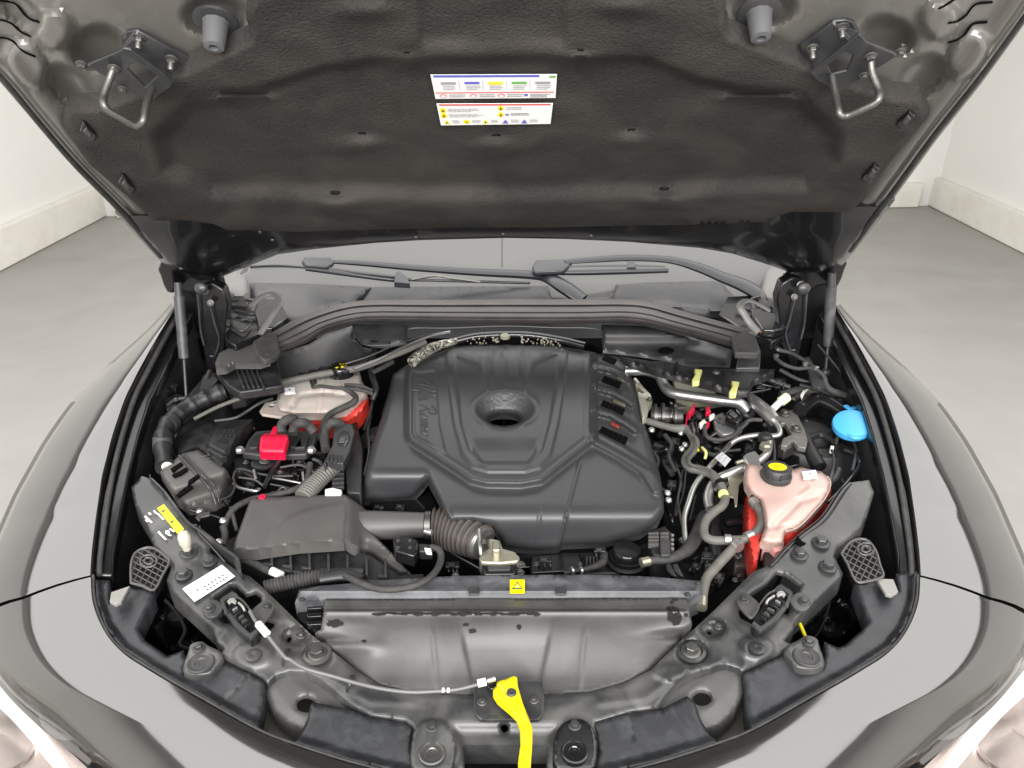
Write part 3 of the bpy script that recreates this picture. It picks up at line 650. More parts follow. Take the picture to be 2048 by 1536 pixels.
# hinges and gas struts
def hinge(mf, sx):
    q = mf([(322, 521), (314, 539), (320, 551), (326, 570), (333, 584), (345, 587), (352, 580), (376, 585), (392, 600), (430, 590), (446, 575), (430, 556), (400, 546), (384, 536), (372, 524), (350, 518)])
    h = prism('hinge', [(x, y, 1.655) for x, y in q], GLB, d=.02, mp='Y', bevel=.004)
    prism('side_plate', [(x, y, 1.60) for x, y in mf([(322, 521), (314, 539), (320, 551), (326, 570), (333, 584), (345, 587), (351, 576), (346, 545), (352, 522)])], GLB, d=.06, parent=h, mp='Y', bevel=.004)
    tube('flange_lip', [(x, y, 1.59) for x, y in mf([(322, 521), (335, 517), (362, 517), (380, 521), (392, 527)])], 2.2, BLKP, h, mp='Y', seg=6)
    tube('stay', [(x, y, 1.61) for x, y in mf([(358, 541), (366, 547), (395, 549)])], 2, STEEL, h, mp='Y', seg=6)
    q = mf([(395, 588), (402, 572), (425, 566), (446, 578), (456, 610), (452, 640), (448, 700), (432, 730), (420, 770), (412, 728), (398, 660)])
    prism('hinge_arm', [(x, y, 1.56) for x, y in q], GLB, d=.035, parent=h, mp='Y', bevel=.004)
    tube('arm_edge', [(x, y, 1.55) for x, y in mf([(395, 588), (398, 620), (401, 660), (408, 690)])], 2, BLKP, h, mp='Y', seg=6)
    tube('arm_edge', [(x, y, 1.55) for x, y in mf([(420, 610), (430, 650), (438, 680), (430, 710), (420, 712)])], 1.6, BLKP, h, mp='Y', seg=6)
    for x, y, r in mf([(409, 582, 8), (421, 606, 7), (362, 534, 5)]): bolt(x, y, 1.545, r, h, BOLTS, axis=(0, -1, .2), mp='Y')
    lathe('pivot', mf([(404, 576)])[0][0], 576, 1.54, [(12, 0), (12, 8), (9, 11), (.1, 12)], BLKP, h, axis=(0, -1, .2), mp='Y', seg=20)
mm = lambda S: (lambda L_: [tuple([S - p[0]] + list(p[1:])) for p in L_])
hinge(lambda L_: L_, 1); hinge(lambda L_: [tuple([2010 - p[0], p[1] - 12] + list(p[2:])) for p in L_], -1)
for top, mid, bot in (((356, 565, 1.22), (368, 716, 1.06), (373, 800, .985)), ((1664, 545, 1.24), (1656, 690, 1.07), (1651, 745, 1.02))):
    a, b, c = G(*top), G(*mid), G(*bot); d = (b - a); s = mpp(b)
    lo = a.lerp(b, .18); V, F = tubeVF([lo, b], [10.5 * s, 10 * s], 20, 1); st = put('gas_strut', mesh('gas_strut', V, F, 40), mat('strut_tube', (.05, .05, .053), .35, .2, .1, 30, .1, 100, dust=((.3, .3, .3), .3)))
    V, F = tubeVF([a, lo], [7.5 * s, 8.5 * s], 14, 1); put('end_fitting', mesh('end_fitting', V, F, 40), PLG, st)
    V, F = tubeVF([b, c], 3.4 * s, 12, 1); put('rod', mesh('rod', V, F, 40), STEEL, st)
    V, F = latheVF([(6, -7), (8, -4), (8, 4), (6, 7)], 14); me = mesh('ball_joint', V, F); me.transform(axisM(c, (1, 0, 0), s)); put('ball_joint', me, PLG, st)
# ================================================================== FRONT FRAME
SUP = [(262, 975), (270, 1011), (297, 1055), (308, 1090), (328, 1114), (345, 1131), (333, 1161), (342, 1182), (424, 1257), (434, 1284), (448, 1298), (441, 1312), (455, 1319), (478, 1334), (499, 1342),
       (523, 1356), (535, 1367), (552, 1351), (580, 1343), (612, 1346), (640, 1360), (668, 1383), (700, 1410), (742, 1432), (811, 1442), (826, 1455), (822, 1500), (838, 1580), (930, 1580), (928, 1493), (1094, 1493),
       (1094, 1580), (1180, 1580), (1195, 1500), (1190, 1446), (1260, 1424), (1315, 1416), (1322, 1406), (1337, 1386), (1356, 1366), (1390, 1347), (1420, 1339), (1439, 1331), (1456, 1331), (1474, 1337), (1484, 1345),
       (1542, 1317), (1566, 1304), (1587, 1292), (1568, 1281), (1587, 1259), (1591, 1240), (1682, 1156), (1686, 1148), (1669, 1113), (1676, 1093), (1724, 1055), (1738, 1018), (1748, 985), (1738, 960),
       (1695, 966), (1676, 984), (1642, 1036), (1600, 1067), (1554, 1116), (1542, 1129), (1506, 1144), (1472, 1178), (1424, 1225), (1354, 1289), (1300, 1341), (1250, 1366), (1180, 1386), (1085, 1390),
       (945, 1392), (830, 1387), (760, 1370), (718, 1345), (619, 1266), (522, 1172), (500, 1153), (479, 1145), (445, 1120), (418, 1104), (421, 1093), (386, 1053), (367, 1036), (328, 984), (302, 958), (284, 952)]
LHOLE = [(425, 1194), (461, 1168), (472, 1170), (492, 1189), (511, 1183), (524, 1192), (522, 1204), (506, 1219), (530, 1237), (549, 1243), (547, 1254), (528, 1271), (498, 1275), (464, 1247), (447, 1247), (438, 1237), (446, 1224), (436, 1209)]
RHOLE = [(1532, 1169), (1553, 1144), (1572, 1148), (1602, 1171), (1598, 1182), (1574, 1198), (1581, 1218), (1575, 1228), (1556, 1230), (1528, 1256), (1515, 1255), (1480, 1236), (1476, 1222), (1500, 1190)]
def ell(cx_, cy_, rx, ry, n=16, z=None):
    return [tuple([cx_ + rx * math.cos(t), cy_ + ry * math.sin(t)] + ([z] if z is not None else [])) for t in np.linspace(0, 2 * math.pi, n + 1)[:-1]]
def sup_h(P):
    x, y = P[:, 0], P[:, 1]; h = np.interp(y, ZS_Y, ZS_Z) - .012
    for cx_, cy_, rx, ry, dz in ((594, 1272, 34, 20, -.010), (636, 1310, 34, 28, -.008), (1425, 1257, 30, 22, -.012), (1385, 1305, 36, 28, -.008), (1340, 1345, 40, 20, .003),
                                 (506, 1310, 46, 30, .004), (1514, 1296, 40, 28, .004), (872, 1500, 60, 62, .006), (1150, 1500, 60, 62, .006), (380, 1104, 26, 18, .002), (310, 1050, 50, 22, .003)):
        h = h + dz * (1 - ss(np.hypot((x - cx_) / rx, (y - cy_) / ry), .72, 1.0))
    h = h - .008 * ss(1 - np.abs((x - 1010) / 150), .0, .15) * ss(y, 1440, 1470)          # centre steps down under the catch plate
    for ln in ([(530, 1240), (575, 1235), (600, 1250)], [(560, 1300), (640, 1345), (740, 1400), (820, 1405)], [(1200, 1405), (1290, 1395), (1350, 1350), (1440, 1325)], [(1440, 1245), (1490, 1275), (1490, 1330)], [(430, 1290), (455, 1260), (430, 1245)]):
        h = h + .0018 * np.exp(-(dseg(P, ln) / 9) ** 2)
    return h
sup = field('front_crossmember', SUP, sup_h, SLAM, 5, 'G', .036, (3, .002), ostep=3.5, holes=[LHOLE, RHOLE, ell(1009, 1454, 8, 11, 12), ell(578, 1277, 5, 8, 8), ell(1419, 1264, 5, 6, 8)], hskirt=.006, label='dusty black front crossmember carrying both bonnet latches')
# upstanding outer flange of the left rail and the inner one
tube('rail_flange', [(303, 958, .985), (330, 985, .98), (370, 1038, .965), (395, 1058, .958), (440, 1092, .95), (474, 1116, .945), (481, 1146, .935)], 2.6, SLAM, sup, seg=6)
wf = [(396, 1052, .962), (440, 1086, .955), (474, 1112, .948), (483, 1146, .938)]
prism('rail_side', [tuple(p) for p in wf] + [(478, 1148, .93), (466, 1118, .935), (436, 1098, .94), (398, 1064, .95)], SLAM, d=.03, parent=sup)
for s in ('l', 'r'):
    cup = [(531, 1374), (535, 1366), (552, 1350), (580, 1343), (612, 1346), (640, 1360), (668, 1383), (700, 1412), (740, 1440), (640, 1462), (605, 1459), (574, 1445), (547, 1421), (531, 1390)]
    hl = ell(612, 1409, 19, 16, 30)
    if s == 'r':
        cup = [(1487, 1352), (1474, 1337), (1456, 1331), (1439, 1331), (1420, 1339), (1390, 1347), (1356, 1366), (1337, 1386), (1315, 1410), (1330, 1440), (1410, 1461), (1440, 1450), (1470, 1420), (1488, 1385)]
        hl = ell(1404, 1397, 19, 15, 30)
    field('horn_shield', cup, lambda P: zs(P[:, 1], -.022) - .004 * ss(dseg(P, [(570, 1370), (640, 1440)] if P[0][0] < 1000 else [(1350, 1440), (1450, 1360)]), 20, 60), GUIDE, 6, 'G', .03, (4, .003), holes=[hl], hskirt=.004, ostep=3)
# sheets seen deep below
for pts in ([(500, 1400), (640, 1380), (700, 1500), (560, 1530), (470, 1480)], [(1330, 1380), (1500, 1380), (1560, 1450), (1400, 1530), (1300, 1500)]):
    prism('bumper_carrier', pts, mat('tan_carrier', (.16, .15, .13), .5, 0, .3, 12, .2, 60), .80, .02)
prism('bumper_carrier', [(900, 1480), (1120, 1480), (1120, 1700), (900, 1700)], PL, .74, .02)
# blue-black trim pieces round the front edge
TR = [[(183, 1159), (219, 1161), (221, 1182), (222, 1206), (240, 1205), (260, 1174), (304, 1178), (309, 1189), (277, 1257), (290, 1281), (335, 1312), (366, 1301), (374, 1319), (368, 1346), (448, 1322), (480, 1336), (526, 1360),
       (531, 1372), (528, 1397), (523, 1421), (516, 1459), (516, 1463), (410, 1404), (308, 1346), (239, 1301), (205, 1257), (186, 1202)],
      [(625, 1404), (700, 1418), (742, 1435), (811, 1445), (824, 1455), (822, 1503), (838, 1545), (850, 1562), (700, 1527), (581, 1489), (595, 1479), (615, 1438), (620, 1412)],
      [(1839, 1138), (1792, 1148), (1796, 1182), (1782, 1192), (1770, 1189), (1753, 1158), (1707, 1168), (1736, 1243), (1724, 1260), (1690, 1290), (1676, 1295), (1649, 1284), (1650, 1310), (1640, 1340), (1600, 1345), (1567, 1308),
       (1485, 1346), (1490, 1370), (1493, 1420), (1497, 1447), (1507, 1463), (1612, 1404), (1714, 1346), (1783, 1301), (1817, 1257), (1836, 1202), (1840, 1156)],
      [(1187, 1442), (1260, 1425), (1323, 1418), (1374, 1392), (1389, 1404), (1403, 1442), (1420, 1470), (1441, 1489), (1322, 1527), (1172, 1562), (1190, 1540), (1197, 1500)]]
BIN_ALL = B_IN + mir(B_IN)[1:]
def trim_h(P):
    d = dseg(P, BIN_ALL); y = P[:, 1]; h = np.interp(y, ZS_Y, ZS_Z) - .001
    h = h - .010 * ss(d, 8, 22) + .003 * np.exp(-((d - 12) / 5) ** 2)
    h += .0
    h += -.004 * np.exp(-(dseg(P, [(440, 1410), (470, 1385), (495, 1350)]) / 4) ** 2) - .004 * np.exp(-(dseg(P, [(1260, 1425), (1266, 1475)]) / 3) ** 2)
    return h
for p in TR: field('grille_seal', p, trim_h, TRIM, 6, 'G', .03, (4, .003), smooth=80, ostep=4)
tube('grille_seal_lip', [(p[0] + (3 if p[0] < 1011 else -3), p[1] - 3, zs(p[1], .004)) for p in BIN_ALL], 3.2, RUB, seg=8)
for i, q in enumerate(([(222, 1184), (260, 1171), (242, 1203), (230, 1209), (219, 1203)], [(1752, 1156), (1787, 1158), (1797, 1183), (1784, 1191), (1772, 1188)])):
    prism('locating_tab', q, mat('bare_tab', (.2, .195, .18), .5, 0, .1, 60), zs(1180, .004), .006, bevel=.001)
# lattice brackets of the headlights
for s, out in enumerate(([(262, 1166), (262, 1130), (270, 1107), (290, 1096), (311, 1098), (335, 1117), (338, 1126), (325, 1150), (308, 1180), (285, 1172)],
                         [(1683, 1107), (1703, 1083), (1731, 1079), (1751, 1100), (1760, 1130), (1766, 1153), (1734, 1163), (1712, 1162), (1696, 1130)])):
    z0 = zs(1130, -.004); b = prism('headlight_bracket', out, DEEP, z0 - .012, .02, bevel=.001)
    tube('rim', [(x, y, z0) for x, y in out + out[:1]], 2.6, BOX, b, seg=6, n=3)
    cx0, cy0 = ((297, 1122) if s == 0 else (1732, 1098)); rr = MB()
    for r_ in (9, 17): rr.tube([(x, y, z0) for x, y in ell(cx0, cy0, r_, r_ * .72, 14)] + [(cx0 + r_, cy0, z0)], 1.8, n=1)
    bb = np.array(out, float)
    for k in range(-8, 14):
        for dxn in ((1, .55), (-.5, 1)):
            px_, py_ = bb[:, 0].min() + k * 13, bb[:, 1].min() + k * 13 * (.35 if dxn[0] > 0 else 0)
            st = (px_, bb[:, 1].min()) if dxn[0] < 0 else (bb[:, 0].min(), bb[:, 1].min() + k * 12)
            L2 = [(st[0] + dxn[0] * t, st[1] + dxn[1] * t) for t in np.linspace(0, 110, 45)]
            L2 = np.array(L2); ok = inside(L2, out) & (np.hypot((L2[:, 0] - cx0) / 18, (L2[:, 1] - cy0) / 13) > 1)
            run = [tuple(p) + (z0 - .001,) for p, o_ in zip(L2, ok) if o_]
            if len(run) > 2: rr.tube([run[0], run[-1]], 1.3, n=1, seg=4)
    put('lattice', rr.mesh('lattice'), BOX, b)
# clutter of the lamp wells: curved housings
for q in ([(300, 1190), (335, 1180), (400, 1250), (440, 1300), (380, 1330), (330, 1300), (285, 1262)], [(1690, 1180), (1715, 1200), (1722, 1245), (1680, 1285), (1640, 1275), (1600, 1280), (1590, 1262)]):
    field('lamp_housing', q, lambda P: .70 + .05 * np.sin(P[:, 0] / 30) * np.sin(P[:, 1] / 24), GLB, 7, 'G', .2, (12, .04))
lathe('lamp_socket', 360, 1235, .74, [(26, 0), (26, 16), (22, 20), (20, 12), (.1, 12)], PL, seg=24)
tube('lamp_cable', [(330, 1200, .78), (352, 1225, .77), (370, 1260, .76), (360, 1290, .76), (400, 1300, .8)], 3.5, RUB)
tube('lamp_cable', [(1660, 1200, .8), (1655, 1225, .79), (1640, 1260, .8), (1622, 1284, .85)], 1.5, PLG)
tube('yellow_wire', [(1600, 1248, .885), (1606, 1262, .89), (1614, 1280, .898)], 3.4, YEL, label='short yellow wire end sticking out beside the right mount')
# bolts, caps, mount discs
ZB = lambda y, d=-.010: float(zs(y, d))
for x, y, r in ((378, 1106, 18), (419, 1124, 15), (367, 1150, 17), (1642, 1086, 18), (1599, 1110, 17), (1656, 1134, 18)): bolt(x, y, ZB(y), r, sup)
for x, y, r in ((634, 1308, 20), (1382, 1302, 21)):
    lathe('mount_washer', x, y, ZB(y, -.018), [(r * 1.45, 0), (r * 1.4, 4), (r * 1.1, 6), (r, 3)], SLAM, sup); bolt(x, y, ZB(y, -.014), r * .95, sup, BOLTS)
for x, y, r in ((602, 1271, 10), (1436, 1253, 9)): bolt(x, y, ZB(y, -.02), r, sup, BOLTS)
lathe('rubber_buffer', 374, 1098, ZB(1098, .004), [(8, 0), (9, 8), (12, 16), (12.5, 30), (11, 36), (8, 40), (.1, 41)], mat('clear_buffer', (.42, .40, .33), .3, 0, .1, 60), sup, seg=20)
for x, y in ((506, 1311), (1514, 1297)): lathe('plug', x, y, ZB(y, -.006), [(16, 0), (16, 2.5), (14, 3.5), (5, 3.5), (2, 2.2), (.1, 2.2)], SLAM, sup)
for x, y, m_, rot in ((402, 1327, SLAM, 0), (1613, 1315, SLAM, 0), (864, 1508, STEEL, 0), (1149, 1505, GLB, 0)):
    low = y > 1400; rx = 46 if low else 38
    cx_, cy_ = x, y
    if low: q = [(cx_ - 38, cy_ + 30), (cx_ - 43, cy_ - 10), (cx_ - 34, cy_ - 44), (cx_ - 14, cy_ - 64), (cx_ + 16, cy_ - 66), (cx_ + 38, cy_ - 46), (cx_ + 46, cy_ - 10), (cx_ + 38, cy_ + 32), (cx_, cy_ + 46)]
    else:
        s = 1 if x < 1000 else -1
        q = [(cx_ - 36 * s, cy_ + 10), (cx_ - 26 * s, cy_ - 22), (cx_ - 20 * s, cy_ - 38), (cx_ + 0 * s, cy_ - 44), (cx_ + 14 * s, cy_ - 36), (cx_ + 44 * s, cy_ - 18), (cx_ + 30 * s, cy_ + 8), (cx_ + 16 * s, cy_ + 22), (cx_ - 14 * s, cy_ + 24), (cx_ - 30 * s, cy_ + 20)]
    q = [tuple(p) for p in catmull(q, 4, True)]
    md = field('mount_plate', q, lambda P: zs(P[:, 1], -.001), SLAM if not (low and x > 1000) else GLB, 5, 'G', .012, (3, .002))
    r = 27
    lathe('disc', x, y, ZB(y, 0), [(r, 0), (r, 3), (r - 3, 4.5), (r - 6, 3.2), (r * .45, 3.6), (r * .38, 1.5), (6, 1.5), (5, -2), (.1, -2)], m_ if low else PLG, md)
    bolt(x - (5 if x < 1000 else -5) * (0 if low else 1), y - (54 if low else 31), ZB(y - 30, .002), 13 if low else 12, md)
# catch plate, yellow lever, cable
cp = prism('catch_plate', catmull([(950, 1362), (1084, 1362), (1089, 1392), (1087, 1428), (1078, 1439), (960, 1439), (948, 1428), (947, 1392)], 1, True), BLKP, ZB(1400, .004), .006, bevel=.002)
for x, y in ((964, 1404), (1068, 1400)): bolt(x, y, ZB(1400, .004), 10, cp, BOLTS)
LEV = [(1028, 1352), (1034, 1354), (1036, 1373), (1046, 1407), (1060, 1442), (1065, 1457), (1065, 1480), (1061, 1536), (1060, 1560), (1042, 1560), (1036, 1526), (1041, 1489), (1040, 1455), (1033, 1435), (1019, 1421), (995, 1401), (986, 1387), (986, 1380), (992, 1371), (994, 1364)]
lv = field('release_lever', LEV, lambda P: ZB(1400, .022) + .006 * ss(P[:, 1], 1400, 1560) - .003 * np.exp(-(dseg(P, [(992, 1372), (1016, 1388)]) / 2.0) ** 2), YEL, 4, 'G', .008, (4, .003), label='bright yellow bonnet release lever')
prism('lever_bead', [(1038, 1520), (1052, 1523), (1056, 1556), (1046, 1556), (1050, 1530)], mat('lever_bead_yellow', (.70, .62, .0), .45), ZB(1400, .0305), .002, parent=lv)  # bead in a slightly lighter yellow than the lever
lathe('pivot', 1023, 1388, ZB(1400, .02), [(10, 0), (10, 5), (8, 7), (3, 7), (2, 5), (.1, 5)], PLG, lv)
cab = tube('release_cable', [(500, 1222, .945), (512, 1243, .945), (528, 1262, .942), (568, 1312, .925), (580, 1319, .922), (611, 1337, .918), (668, 1353, .912), (705, 1364, .91), (761, 1377, .91), (817, 1384, .91), (864, 1383, .912), (913, 1379, .915), (955, 1369, .918)], 4.0, mat('cable_sheath', (.11, .11, .108), .35, 0, .1, 30), n=6)
for a, b, r in (((517, 1248, .946), (534, 1268, .944), 8), ((955, 1367, .92), (972, 1363, .921), 8), ((974, 1362, .921), (990, 1357, .922), 5.5)): tube('ferrule', [a, b], r, WHITEP if r > 6 else ALU, cab, n=1, seg=10)
for x in (887, 897): tube('cable_mark', [(x - 3, 1380.5, .914), (x + 2, 1380, .914)], 5, WHITEP, cab, n=1)
for x, y in ((568, 1313), (697, 1366)):
    tube('cable_clip', [(x + 8, y - 14, ZB(y)), (x + 4, y - 5, ZB(y, .012)), (x, y + 4, ZB(y, .012)), (x - 3, y + 16, ZB(y))], 5.5, PLG, cab, flat=.5)
prism('wire_stop', [(974, 1372), (984, 1368), (984, 1356), (994, 1360), (996, 1376), (982, 1378)], GLB, ZB(1400, .018), .01, parent=cab)
# latches
def latch(mf, flip):
    z0 = ZB(1220, .004)
    b = prism('bonnet_latch', mf([(436, 1206), (446, 1192), (464, 1181), (474, 1188), (506, 1240), (518, 1258), (512, 1268), (500, 1274), (474, 1252), (452, 1226)]), GLB, z0 - .006, .03, bevel=.0012)
    for q in ([(404, 1222), (410, 1206), (424, 1199), (436, 1202), (446, 1214), (440, 1226), (428, 1233), (414, 1234)], [(502, 1226), (512, 1212), (530, 1200), (544, 1202), (549, 1214), (540, 1230), (522, 1248), (512, 1244)]):
        prism('latch_ear', mf([tuple(p) for p in catmull(q, 3, True)]), SLAM, z0, .005, parent=b, bevel=.001)
    prism('latch_frame', mf([(440, 1198), (464, 1182), (474, 1187), (478, 1194), (468, 1199), (462, 1192), (448, 1202), (456, 1224), (450, 1228)]), SLAM, z0 + .003, .004, parent=b, bevel=.0008)
    prism('latch_frame', mf([(452, 1228), (458, 1224), (480, 1248), (500, 1266), (514, 1256), (518, 1260), (502, 1276), (470, 1252)]), PLG, z0 + .001, .006, parent=b, bevel=.0008)
    prism('claw', mf([(454, 1202), (460, 1195), (469, 1196), (474, 1202), (470, 1207), (463, 1203), (458, 1208)]), ALU, z0 + .006, .004, parent=b, bevel=.0006)
    tube('spring', mf([(478, 1206, z0 + .004), (486, 1214, z0 + .006), (490, 1222, z0 + .004)]), 3, ALU, b, seg=8)
    for k in range(5):
        c = [(464 + 6 * k, 1218 + 8 * k), (474 + 6 * k, 1212 + 8 * k), (476 + 6 * k, 1215 + 8 * k), (466 + 6 * k, 1221 + 8 * k)]
        prism('tooth', mf(c), (ALUD, GLB, STEEL, PLG, GLB)[k], z0 + .002, .006, parent=b, bevel=.0004)
    for x, y, r in ((419, 1217, 12), (534, 1214, 10)):
        q = mf([(x, y)])[0]; bolt(q[0], q[1], z0, r, b)
    tube('latch_wire', mf([(476, 1194, z0 + .006), (488, 1204, z0 + .008), (502, 1222, z0 + .006), (518, 1246, z0 + .004)]), 1.8, STEEL, b, seg=6)
latch(lambda L_: L_, 0)
latch(lambda L_: [tuple([2020 - p[0] + (2 if p[0] > 480 else 6), p[1] - 14] + list(p[2:])) for p in L_], 1)
# stickers and paint marks of the left rail
zr = lambda y: float(zs(y, -.0075))
sticker('caution_strip', [(328, 1009, zr(1010)), (368, 1058, zr(1058)), (357, 1070, zr(1070)), (314, 1017, zr(1017))], YST, [tri(.18, .5, .05, .3, INK), tri(.6, .5, .045, .28, INK)], parent=sup, label='slanting yellow strip with two black warning signs')
sticker('printed_label', [(365, 1178, zr(1178)), (444, 1130, zr(1130)), (470, 1153, zr(1153)), (389, 1204, zr(1204))], PAPER,
        words(.06, .12, .34, .5, 3, INKG, .35, 1) + words(.08, .55, .3, .95, 3, INKG, .3, 2) + words(.36, .1, .6, .35, 2, INKG, .3, 3) +
        [(.36 + .09 * k, .52, .395 + .09 * k, .66, INK) for k in range(6)] + [(.36 + .08 * k, .76, .392 + .08 * k, .90, INK) for k in range(7)] + [(.2, .45, .23, .6, INK)], parent=sup, label='white printed label with two rows of dots')
mk = []
for pts in ([(288, 1033), (302, 1046)], [(296, 1026), (300, 1030)], [(306, 1022), (312, 1028)], [(314, 1028), (326, 1040)], [(290, 1040), (294, 1044)], [(315, 1064), (330, 1080)], [(330, 1066), (340, 1072)], [(338, 1058), (347, 1064)]):
    (xa, ya), (xb, yb) = pts; mk += [[(xa, ya, zr(ya)), (xa + 3, ya - 2, zr(ya)), (xb + 3, yb - 2, zr(yb)), (xb, yb, zr(yb))]]
for q in mk: prism('print_mark', q, PAPER, d=.0008, parent=sup, bevel=0)
prism('print_mark', [(330, 1062, zr(1064)), (337, 1060, zr(1062)), (340, 1066, zr(1067)), (333, 1068, zr(1069))], PAPER, d=.0008, parent=sup, bevel=0)
for pts in ([(216, 1052), (232, 1048), (234, 1070), (218, 1074)], [(1786, 1016), (1797, 1020), (1796, 1052), (1786, 1056)]):
    s0 = zs(1050, -.06); tube('sticker_frame', [(x, y, s0) for x, y in pts + pts[:1]], 1.2, mat('worn_print', (.45, .40, .25), .5), n=1, seg=4)
# radiator air guide and shroud
GD = [(650, 1199), (1373, 1196), (1377, 1210), (1384, 1247), (1368, 1259), (1353, 1289), (1300, 1341), (1250, 1368), (1180, 1388), (1085, 1393), (945, 1395), (830, 1389), (760, 1373), (718, 1347), (671, 1306), (640, 1275), (630, 1266), (641, 1259), (647, 1225)]
def gd_h(P):
    x, y = P[:, 0], P[:, 1]; h = np.interp(y, ZS_Y, ZS_Z) - .006
    h += .004 * np.exp(-((y - 1214) / 4) ** 2) + .004 * np.exp(-((y - 1224) / 4) ** 2) - .004 * np.exp(-((y - 1219) / 2.5) ** 2)
    h -= .020 * ss(y, 1250, 1360) * (1 - .6 * ((x - 1012) / 370) ** 2)
    h -= .020 * ss(np.abs(x - 1012), 250, 350) * ss(y, 1240, 1300)
    h += .012 * np.exp(-(((x - 690) / 60) ** 2 + ((y - 1290) / 18) ** 2)) - .012 * np.exp(-(((x - 650) / 60) ** 2 + ((y - 1281) / 8) ** 2)) - .012 * np.exp(-(((x - 1365) / 60) ** 2 + ((y - 1272) / 8) ** 2))
    wd = 92 - 24 * ss(y, 1230, 1390)
    h -= .006 * ss(wd - np.abs(x - 1012), -5, 5) * ss(y, 1232, 1300)
    for xs in (862, 1172): h += .0025 * np.exp(-((x - xs + (y - 1240) * (.1 if xs < 1000 else -.1) * -1) / 4) ** 2) * ss(y, 1240, 1270)
    return h
gd = field('air_guide', GD, gd_h, GUIDE, 5, 'G', .03, (4, .003), smooth=70, label='grey plastic air guide with dark wet-looking stains')
rngs = random.Random(5)
def stain(cx_, cy_, rx, ry, n=18, dz=.0018):
    q = []
    for t in np.linspace(0, 2 * math.pi, n + 1)[:-1]:
        r = 1 + rngs.uniform(-.22, .22); q.append((cx_ + rx * r * math.cos(t), cy_ + ry * r * math.sin(t)))
    hh = gd_h(np.array(q)); V = [Vector(p) for p in mapG(np.array(q), hh + dz)]
    c = Vector(mapG([(cx_, cy_)], gd_h(np.array([(cx_, cy_)], float)) + dz)[0]); V.append(c)
    return V, [(i, (i + 1) % n, n) for i in range(n)]
STN = []
for a in ((1350, 1232, 13, 17), (1342, 1217, 9, 5), (1372, 1230, 4, 4), (1350, 1199, 7, 3), (669, 1247, 15, 8), (945, 1262, 8, 5), (932, 1249, 6, 3), (1038, 1254, 4, 6), (728, 1282, 5, 2.5), (1344, 1205, 4, 2)): STN.append(stain(*a))
for i in range(26):
    x = 760 + i * 12.5 + rngs.uniform(-4, 4); STN.append(stain(x, 1226 + rngs.uniform(0, 3), rngs.uniform(7, 14), rngs.uniform(1.5, 4.5)))
OIL = mat('oily_stain', (.014, .0135, .013), .75, 0, .3, 60, spec=.15)
for V_, F_ in STN: put('stain', mesh('stain', V_, F_), OIL, gd)
sh = field('radiator_shroud', [(598, 1180), (640, 1172), (720, 1165), (800, 1158), (905, 1152), (1042, 1150), (1178, 1149), (1300, 1153), (1400, 1162), (1402, 1190), (1380, 1199), (650, 1202), (590, 1206)],
           lambda P: zs(P[:, 1], -.010) + .004 * np.sin(P[:, 0] / 40) * .3 + .004 * np.exp(-((P[:, 1] - 1182) / 6) ** 2), mat('shroud_plastic', (.045, .046, .052), .4, 0, .2, 18, .2, 300, dust=((.13, .13, .14), .8), dscale=18), 6, 'G', .04, (4, .004))
sticker('caution_sticker', [(1020, 1164, .9285), (1049, 1164, .9285), (1049, 1187, .924), (1020, 1187, .924)], YST, [tri(.5, .5, .40, .36, INK), tri(.5, .53, .25, .20, YST), ring(.5, .6, .08, .1, INKG)], parent=sh, lift=.006, label='small yellow warning sticker')
for x in (948, 1122): prism('shroud_pad', [(x - 11, 1174), (x + 11, 1174), (x + 11, 1188), (x - 11, 1188)], PLG, zs(1180, -.001), .004, parent=sh)
for x, y in ((911, 1150), (1396, 1168), (604, 1200), (1375, 1190)): bolt(x, y, ZB(y, .0), 7, sh)
prism('shroud_clip', [(588, 1205), (604, 1182), (640, 1178), (648, 1200), (646, 1260), (632, 1264), (600, 1240)], DEEP, zs(1220, -.03), .05, parent=sh)
for k in range(3): prism('clip_bar', [(612, 1210 + 16 * k), (644, 1208 + 16 * k), (644, 1216 + 16 * k), (614, 1218 + 16 * k)], GLB, zs(1220, -.02), .01, parent=sh)
# ================================================================== ENGINE COVER
EC = [(880, 704), (906, 692), (960, 689), (1017, 688), (1114, 690), (1134, 695), (1187, 704), (1240, 711), (1257, 734), (1272, 785), (1286, 837), (1300, 878), (1320, 950), (1327, 991), (1328, 1019), (1315, 1046), (1281, 1070),
      (1212, 1087), (1124, 1091), (1115, 1099), (1062, 1101), (1007, 1094), (996, 1070), (985, 1056), (946, 1047), (898, 1048), (876, 1000), (856, 962), (846, 976), (832, 991), (818, 997), (780, 1001), (727, 1003), (723, 985), (731, 940), (741, 895),
      (762, 837), (780, 770), (785, 749), (812, 731), (845, 716)]
PLAT = [(822, 660), (810, 740), (806, 760), (807, 872), (813, 886), (912, 950), (939, 969), (973, 977), (1042, 978), (1086, 970), (1107, 953), (1194, 884), (1190, 860), (1190, 660)]
UU = [(888, 640), (897, 760), (909, 850), (925, 908), (945, 934), (975, 943), (1050, 943), (1080, 935), (1100, 910), (1115, 850), (1128, 770), (1138, 640)]
U2 = [(902, 640), (911, 760), (922, 850), (936, 898), (952, 920), (975, 930), (1046, 930), (1068, 922), (1086, 898), (1100, 845), (1113, 770), (1122, 640)]
TRAY = [(944, 870), (950, 905), (966, 924), (1056, 924), (1070, 905), (1077, 870)]
TXT = [(826, 745), (822, 866), (838, 884), (893, 908), (880, 850), (872, 740)]
def funnel(P):
    x, y = P[:, 0], P[:, 1]; t = np.zeros(len(P))
    for k in np.linspace(.02, 1, 40):
        c = np.hypot((x - (1010 - 2 * k)) / (60 - 29 * k), (y - (817 + 23.5 * k)) / (33.5 - 23 * k)) < 1
        t = np.where(c, k, t)
    return t
